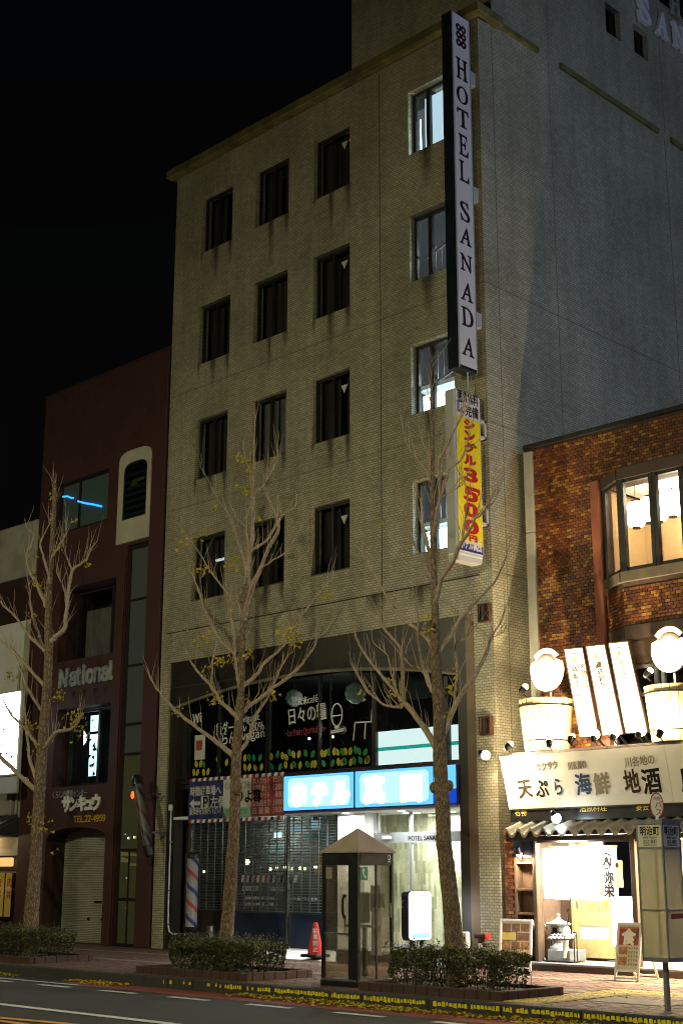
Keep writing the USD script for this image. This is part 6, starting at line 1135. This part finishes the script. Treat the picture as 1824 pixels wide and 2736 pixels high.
part(wp, 'tap_lamp', MB().cbox(Q[0][0]-.04, Q[0][0]+.05, -.12, -.03, Q[0][2]-.02, Q[0][2]+.12, .02), 'white_metal')
c = at(561, 2490, y=-.45); sb = thing('steel_stand', 'short steel ash stand between the barber pole and the trunk', 'ash stand', (c[0], -.45, 0)); part(sb, 'tube', MB().lathe([(.0, .02), (.085, .02), (.075, .06), (.075, .52), (.085, .54), (.06, .545), (0, .53)], (c[0], -.45, 0), 20), 'steel', smooth=40)
c = at(1297, 2492, y=-.35); fh = thing('fire_inlet', 'dark fire hose inlet post with a round red cap', 'fire inlet', (c[0], -.35, 0)); x = c[0]
part(fh, 'post', MB().cyl((x-.10, -.35, 0), (x-.10, -.35, .50), .06, 14), 'rust'); part(fh, 'head', MB().cyl((x-.22, -.35, .54), (x+.04, -.35, .54), .05, 14), 'rust'); part(fh, 'red_cap', MB().cyl((x+.041, -.37, .54), (x+.075, -.37, .54), .06, 18).cyl((x+.076, -.37, .54), (x+.09, -.37, .54), .035, 14), 'plastic_red'); part(fh, 'tag', MB().box(x-.10, x-.03, -.43, -.42, .28, .42), 'plastic_white')
c = at(1243, 2505, y=-.75); it_ = thing('meter_post', 'small cream box on a short post just behind the right trunk', 'meter', (c[0], -.75, 0)); part(it_, 'box', MB().cbox(c[0]-.07, c[0]+.09, -.82, -.72, .30, .62, .02), 'plastic_white'); part(it_, 'post', MB().cyl((c[0], -.77, .0), (c[0], -.77, .30), .025, 8), 'black_metal'); part(it_, 'dial', MB().box(c[0]-.03, c[0]+.05, -.825, -.82, .46, .54).box(c[0]-.03, c[0]+.05, -.825, -.82, .36, .42), 'ink')
c = at(1323, 2555, y=-.55); t = thing('short_bollard', 'short grey pipe bollard left of the food board', 'bollard', (c[0], -.55, 0)); part(t, 'pipe', MB().lathe([(.035, 0), (.035, .27), (.02, .29), (0, .29)], (c[0], -.55, 0), 12), 'grey_metal', smooth=40)

def aboard(label, X0, X1, y, z1, lean, kind):
    t = thing('menu_board', label, 'menu board', ((X0+X1)/2, y, 0), group='folding boards before the restaurant'); n = np.array([0, -math.cos(lean), math.sin(lean)]); V = np.array([0, math.sin(lean), math.cos(lean)]); O = np.array([0, y, 0.0])
    def pl(x0, x1, a, b, d0, d1, m, nm): p = Polygon([(x0, a), (x1, a), (x1, b), (x0, b)]); part(t, nm, MB().poly(p, d1-d0, O+n*d0, XF, V), m)
    w = .035
    for a, b, c_, d in ((X0, X0+w, 0, z1), (X1-w, X1, 0, z1), (X0+w, X1-w, z1-w, z1), (X0+w, X1-w, .13, .13+w), (X0+w, X1-w, .02, .045)): pl(a, b, c_, d, 0, .025, 'white_metal', 'frame_bar')
    pl(X0+w, X1-w, .16, z1-w, .004, .012, 'paper', 'sheet')
    for x in (X0, X1-w): part(t, 'back_leg', MB().beam((x+w/2, y+math.sin(lean)*z1, z1*.98), (x+w/2, y+math.sin(lean)*z1+.38, .015), .03), 'white_metal')
    part(t, 'back_rail', MB().beam((X0+w, y+math.sin(lean)*z1+.36, .06), (X1-w, y+math.sin(lean)*z1+.36, .06), .025), 'white_metal')
    W_ = X1-X0-2*w; H_ = z1-.2; x0 = X0+w
    if kind == 0:
        for j in range(4):
            for i in range(3 if j != 1 else 2):
                nn = 3 if j != 1 else 2; a = x0+.02+(W_-.03)*i/nn; b = a+(W_-.04)/nn-.015; z = z1-w-.02-(j+1)*H_*.235; pl(a, b, z, z+H_*.20, .0125, .014, rnd.choice(['food_warm', 'food_dark', 'food_warm', 'poster_yellow', 'food_dark']), 'food_picture')
        pl(x0+.03, x0+W_-.03, .19, .26, .0125, .014, 'food_dark', 'food_picture')
        m = MB()
        for j in range(4): text_at(m, '刺身盛合せ 780', .022, O+n*.0125+V*(z1-w-.014-(j+1)*H_*.235-.025)+np.array([x0+.03, 0, 0]), XF, V, .002, width=W_*.5)
        part(t, 'lettering', m, 'ink')
    else:
        pl(x0+.01, x0+W_-.01, z1-w-.30, z1-w-.03, .0125, .014, 'poster_red', 'red_heading'); part(t, 'heading_lettering', text_at(MB(), '食', .18, O+n*.0142+V*(z1-w-.27)+np.array([x0+.04, 0, 0]), XF, V, .002, bold=5), 'white_paint'); part(t, 'small_lettering', text_at(MB(), '日本全国うまいもん', .028, O+n*.0142+V*(z1-w-.055)+np.array([x0+.03, 0, 0]), XF, V, .002, width=W_*.8), 'poster_yellow')
        pl(x0+W_*.66, x0+W_*.95, z1-w-.25, z1-w-.06, .0142, .0152, 'food_dark', 'food_picture'); pl(x0+.02, x0+W_*.45, z1-w-.44, z1-w-.33, .0125, .014, 'food_warm', 'food_picture'); pl(x0+.02, x0+W_*.45, z1-w-.60, z1-w-.48, .0125, .014, 'food_warm', 'food_picture')
        m = MB()
        for j in range(5):
            for i in range(4): text_at(m, 'おすすめ'[i], .03, O+n*.0125+V*(z1-w-.36-j*.06-.0*i)+np.array([x0+W_*.5+i*.045, 0, 0]), XF, V, .002)
        part(t, 'lettering', m, 'ink')
aboard('white framed food picture board beside the hotel corner', 2.83, 3.52, -.14, .83, .10, 0); aboard('white framed menu board with a red heading, below the bus stop', 5.80, 6.24, -1.05, .86, .20, 1)

# stone lantern, umbrella rack, umbrella
sl_ = thing('stone_lantern', 'small grey stone lantern on a stone block by the entrance', 'stone lantern', (3.63, .45, .14)); lx, ly = 3.68, .45
part(sl_, 'roof', MB().lathe([(.03, .87), (.05, .83), (.13, .79), (.24, .755), (.23, .73), (.1, .72)], (lx, ly, 0), 6), 'stone'); part(sl_, 'finial', MB().lathe([(0, .93), (.03, .91), (.035, .885), (.02, .86)], (lx, ly, 0), 10), 'stone', smooth=40); part(sl_, 'lamp_box', MB().cbox(lx-.11, lx+.11, ly-.11, ly+.11, .56, .73, .02), 'stone'); part(sl_, 'opening', MB().box(lx-.05, lx+.05, ly-.115, ly-.109, .60, .69), 'ink')
part(sl_, 'shaft', MB().lathe([(.15, .56), (.10, .52), (.10, .44), (.16, .38), (.17, .33)], (lx, ly, 0), 12), 'stone', smooth=40); part(sl_, 'block', MB().cbox(3.52, 4.02, .28, .75, .14, .33, .012), 'stone')
br_ = MB(); rr2 = random.Random(4)
for k in range(14): a = np.array([3.55+rr2.random()*.06, .35+rr2.random()*.1, .33]); br_.tube([a, a+[rr2.gauss(0, .06), 0, .2], a+[rr2.gauss(0, .14), 0, .4+rr2.random()*.15]], [.005, .004, .002], 4)
single('dry_branches', br_, 'twig', 'bundle of thin dry branches leaning beside the stone lantern', 'branches', kind='stuff')
uk = thing('umbrella_rack', 'black wire umbrella rack with a tilted grid top at the entrance', 'umbrella rack', (3.9, .15, .14))
f0, f1, b0, b1 = np.array([3.74, .02, .50]), np.array([4.30, .02, .52]), np.array([3.62, .32, .60]), np.array([4.14, .32, .62])
for a, b in ((f0, f1), (b0, b1), (f0, b0), (f1, b1)): part(uk, 'top_rail', MB().cyl(a, b, .011, 8), 'black_metal')
for p in (f0, f1, b0, b1): part(uk, 'leg', MB().cyl(p, (p[0], p[1], .14), .011, 8), 'black_metal')
gm = MB()
for k in range(1, 7): s = k/7; gm.cyl(f0+(f1-f0)*s, b0+(b1-b0)*s, .006, 5)
for k in range(1, 4): s = k/4; gm.cyl(f0+(b0-f0)*s, f1+(b1-f1)*s, .006, 5)
part(uk, 'grid_wire', gm, 'white_metal', kind='stuff'); part(uk, 'drip_tray', MB().cbox(3.66, 4.26, .03, .31, .145, .17, .006), 'black_metal')
um = thing('umbrella', 'folded white umbrella standing in the rack', 'umbrella', (4.05, .14, .17)); ua, ub = np.array([4.03, .13, .18]), np.array([4.09, .16, .96]); ud = ub-ua
part(um, 'canopy', MB().tube([ua+ud*s for s in (.04, .2, .4, .52, .62, .70)], [.012, .028, .046, .06, .07, .025], 10), 'cloth_white', smooth=50); part(um, 'shaft', MB().cyl(ua, ub, .006, 6), 'steel'); part(um, 'handle', MB().tube([ub, ub+[.004, 0, .03], ub+[.03, 0, .05], ub+[.05, 0, .02]], .012, 8), 'ink'); part(um, 'strap', MB().cyl(ua+ud*.5, ua+ud*.53, .062, 12), 'white_metal')
um2 = thing('umbrella', 'second folded pale umbrella leaning beside the white one', 'umbrella', (3.97, .2, .17)); ua, ub = np.array([3.94, .2, .18]), np.array([4.07, .2, .86]); ud = ub-ua
part(um2, 'canopy', MB().tube([ua+ud*s for s in (.04, .2, .45, .62, .72)], [.012, .026, .045, .06, .02], 10), 'cloth_white', smooth=50); part(um2, 'shaft', MB().cyl(ua, ub, .006, 6), 'steel'); part(um2, 'handle', MB().cyl(ub-ud*.1, ub, .013, 8), 'ink')

# bus stop
bt = thing('bus_stop_sign', 'grey framed bus stop column with frosted panels and a round sign on top', 'bus stop', (9.13, -4.9, 0)); bc = np.array([9.13, -4.87]); S_ = .19
va = math.atan2(EYE[1]-bc[1], EYE[0]-bc[0]); na = va-math.radians(35); n1 = np.array([math.cos(na), math.sin(na)]); n2 = np.array([-n1[1], n1[0]])
# n1: the broad face seen on the left, n2 the face seen on the right
if (n2@np.array([_R[0], _R[1]])) < 0: n1, n2 = n2, n1
def bq(a, b, z): return (bc[0]+n1[0]*a+n2[0]*b, bc[1]+n1[1]*a+n2[1]*b, z)
def bbox(a0, a1, b0, b1, z0, z1): return MB().hull([bq(a, b, z) for a in (a0, a1) for b in (b0, b1) for z in (z0, z1)])
ZB, ZM, ZT_, ZC = .60, 1.14, 1.86, 2.16
for a in (-1, 1):
    for b in (-1, 1): part(bt, 'corner_post', bbox(a*S_-.02*(a > 0)-.0, a*S_+.02*(a < 0), b*S_-.02*(b > 0), b*S_+.02*(b < 0), ZB-.03, ZC+.03), 'bus_frame')
part(bt, 'cap', bbox(-S_-.006, S_+.006, -S_-.006, S_+.006, ZC-.02, ZC+.035), 'bus_frame'); part(bt, 'foot_plate', bbox(-S_, S_, -S_, S_, ZB-.05, ZB-.0), 'bus_frame')
part(bt, 'post', MB().cyl((bc[0], bc[1], 0), (bc[0], bc[1], ZB-.03), .037, 16), 'bus_frame', smooth=40)
for nm, (u, v) in (('left', ((1, 0), 1)), ('right', ((0, 1), 1))):
    def face(lo, hi, z0, z1, off): return bbox(S_-.012+off, S_-.006+off, lo, hi, z0, z1) if u == (1, 0) else bbox(lo, hi, S_-.012+off, S_-.006+off, z0, z1)
    part(bt, 'title_panel', face(-S_+.02, S_-.02, ZT_+.015, ZC-.02, 0), 'bus_title'); part(bt, 'frosted_panel', face(-S_+.02, S_-.02, ZM+.012, ZT_-.012, 0), 'bus_panel_glass'); part(bt, 'frosted_panel', face(-S_+.02, S_-.02, ZB, ZM-.012, 0), 'bus_panel_glass')
    part(bt, 'cross_bar', face(-S_+.02, S_-.02, ZM-.012, ZM+.012, .008), 'bus_frame'); part(bt, 'cross_bar', face(-S_+.02, S_-.02, ZT_-.012, ZT_+.015, .008), 'bus_frame')
    N = n1 if u == (1, 0) else n2; R3 = np.array([-N[1], N[0], 0])  # reading direction, to the right as one faces the panel
    cpt = lambda r_, z: np.array([bc[0], bc[1], z])+np.array([*N, 0])*(S_-.0055)+R3*r_
    part(bt, 'lettering', text_at(text_at(text_at(text_at(MB(), '明治町', .085, cpt(-.145, 2.02), R3, ZF, .002, width=.29, bold=2), 'Meiji-machi', .03, cpt(-.10, 1.972), R3, ZF, .002, width=.2), '次は 東町', .042, cpt(-.1, 1.915), R3, ZF, .002, width=.2), 'Higashi-machi', .018, cpt(-.09, 1.888), R3, ZF, .002, width=.18), 'ink')
part(bt, 'timetable_strip', MB().hull([tuple(np.array(bq(b, S_-.004, z))) for b in (-.15, .10) for z in (1.04, 1.10)]+[tuple(np.array(bq(b, S_-.002, z))) for b in (-.15, .10) for z in (1.04, 1.10)]), 'poster_red')
dv = np.array([EYE[0]-bc[0], EYE[1]-bc[1], 0]); dv /= np.linalg.norm(dv); dr = np.array([-dv[1], dv[0], 0]); oc = np.array([bc[0], bc[1], 2.375])
part(bt, 'disc', MB().poly(ell(0, 0, .082, .155), .012, oc-dv*.006, dr, ZF), 'plastic_white'); part(bt, 'disc_rim', MB().poly(ell(0, 0, .083, .156).difference(ell(0, 0, .070, .14)), .002, oc+dv*.0062, dr, ZF), 'poster_red'); part(bt, 'disc_lettering', text_at(text_at(MB(), '市営', .035, oc+dv*.0065-dr*.04+[0, 0, .06], dr, ZF, .002, width=.08), 'バ', .07, oc+dv*.0065-dr*.03+[0, 0, -.03], dr, ZF, .002, bold=1), 'poster_red'); part(bt, 'disc_letter', text_at(MB(), 'ス', .07, oc+dv*.0065-dr*.03+[0, 0, -.12], dr, ZF, .002, bold=1), 'poster_red'); part(bt, 'disc_neck', MB().cyl((bc[0], bc[1], 2.19), (bc[0], bc[1], 2.24), .022, 10), 'plastic_white')
# ================================================================ street lighting (outside this view: two lamps across the road and an added mast)
def street_lamp(label, x, y, h, arm, power, col, mat):
    t = thing('street_lamp', label, 'street lamp', (x, y, 0), group=None)
    part(t, 'base', MB().lathe([(.0, 0), (.2, 0), (.2, .05), (.13, .5), (.085, .55), (.0, .55)], (x, y, 0), 20), 'grey_metal', smooth=30)
    part(t, 'pole', MB().tube([(x, y, .5), (x, y, h*.7), (x, y, h-.25), (x, y+arm*.12, h-.06), (x, y+arm*.5, h+.06), (x, y+arm, h+.08)], [.085, .07, .055, .05, .045, .04], 12), 'grey_metal', smooth=40)
    hd = part(t, 'lamp_head', MB().hull([(x+a, y+arm+b, h+c) for a, b, c in ((-.13, -.35, .04), (.13, -.35, .04), (.16, .35, .04), (-.16, .35, .04), (-.08, -.3, .16), (.08, -.3, .16), (.08, .25, .16), (-.08, .25, .16))]), 'grey_metal')
    part(t, 'lens', MB().cbox(x-.11, x+.11, y+arm-.28, y+arm+.28, h+.0, h+.038, .01), mat)
    lamp(t, (x, y+arm, h-.08), (x, y+arm+.01, 0), power, col, .14, 'sphere')
WARM, COOL = (1.0, .93, .56), (.50, .66, 1.0)
street_lamp('grey street lamp with a warm lens across the road, left one', -7.5, -17.0, 9.0, 1.6, 560, WARM, 'lit_street')
street_lamp('grey street lamp with a warm lens across the road, right one', 9.0, -17.6, 9.0, 1.6, 900, WARM, 'lit_street')
street_lamp('tall added lamp mast with a cool white lens behind the restaurant row', 21.0, 4.0, 15.0, -1.6, 1150, COOL, 'lit_led')  # unseen mast added for the cool light on the hotel side wall
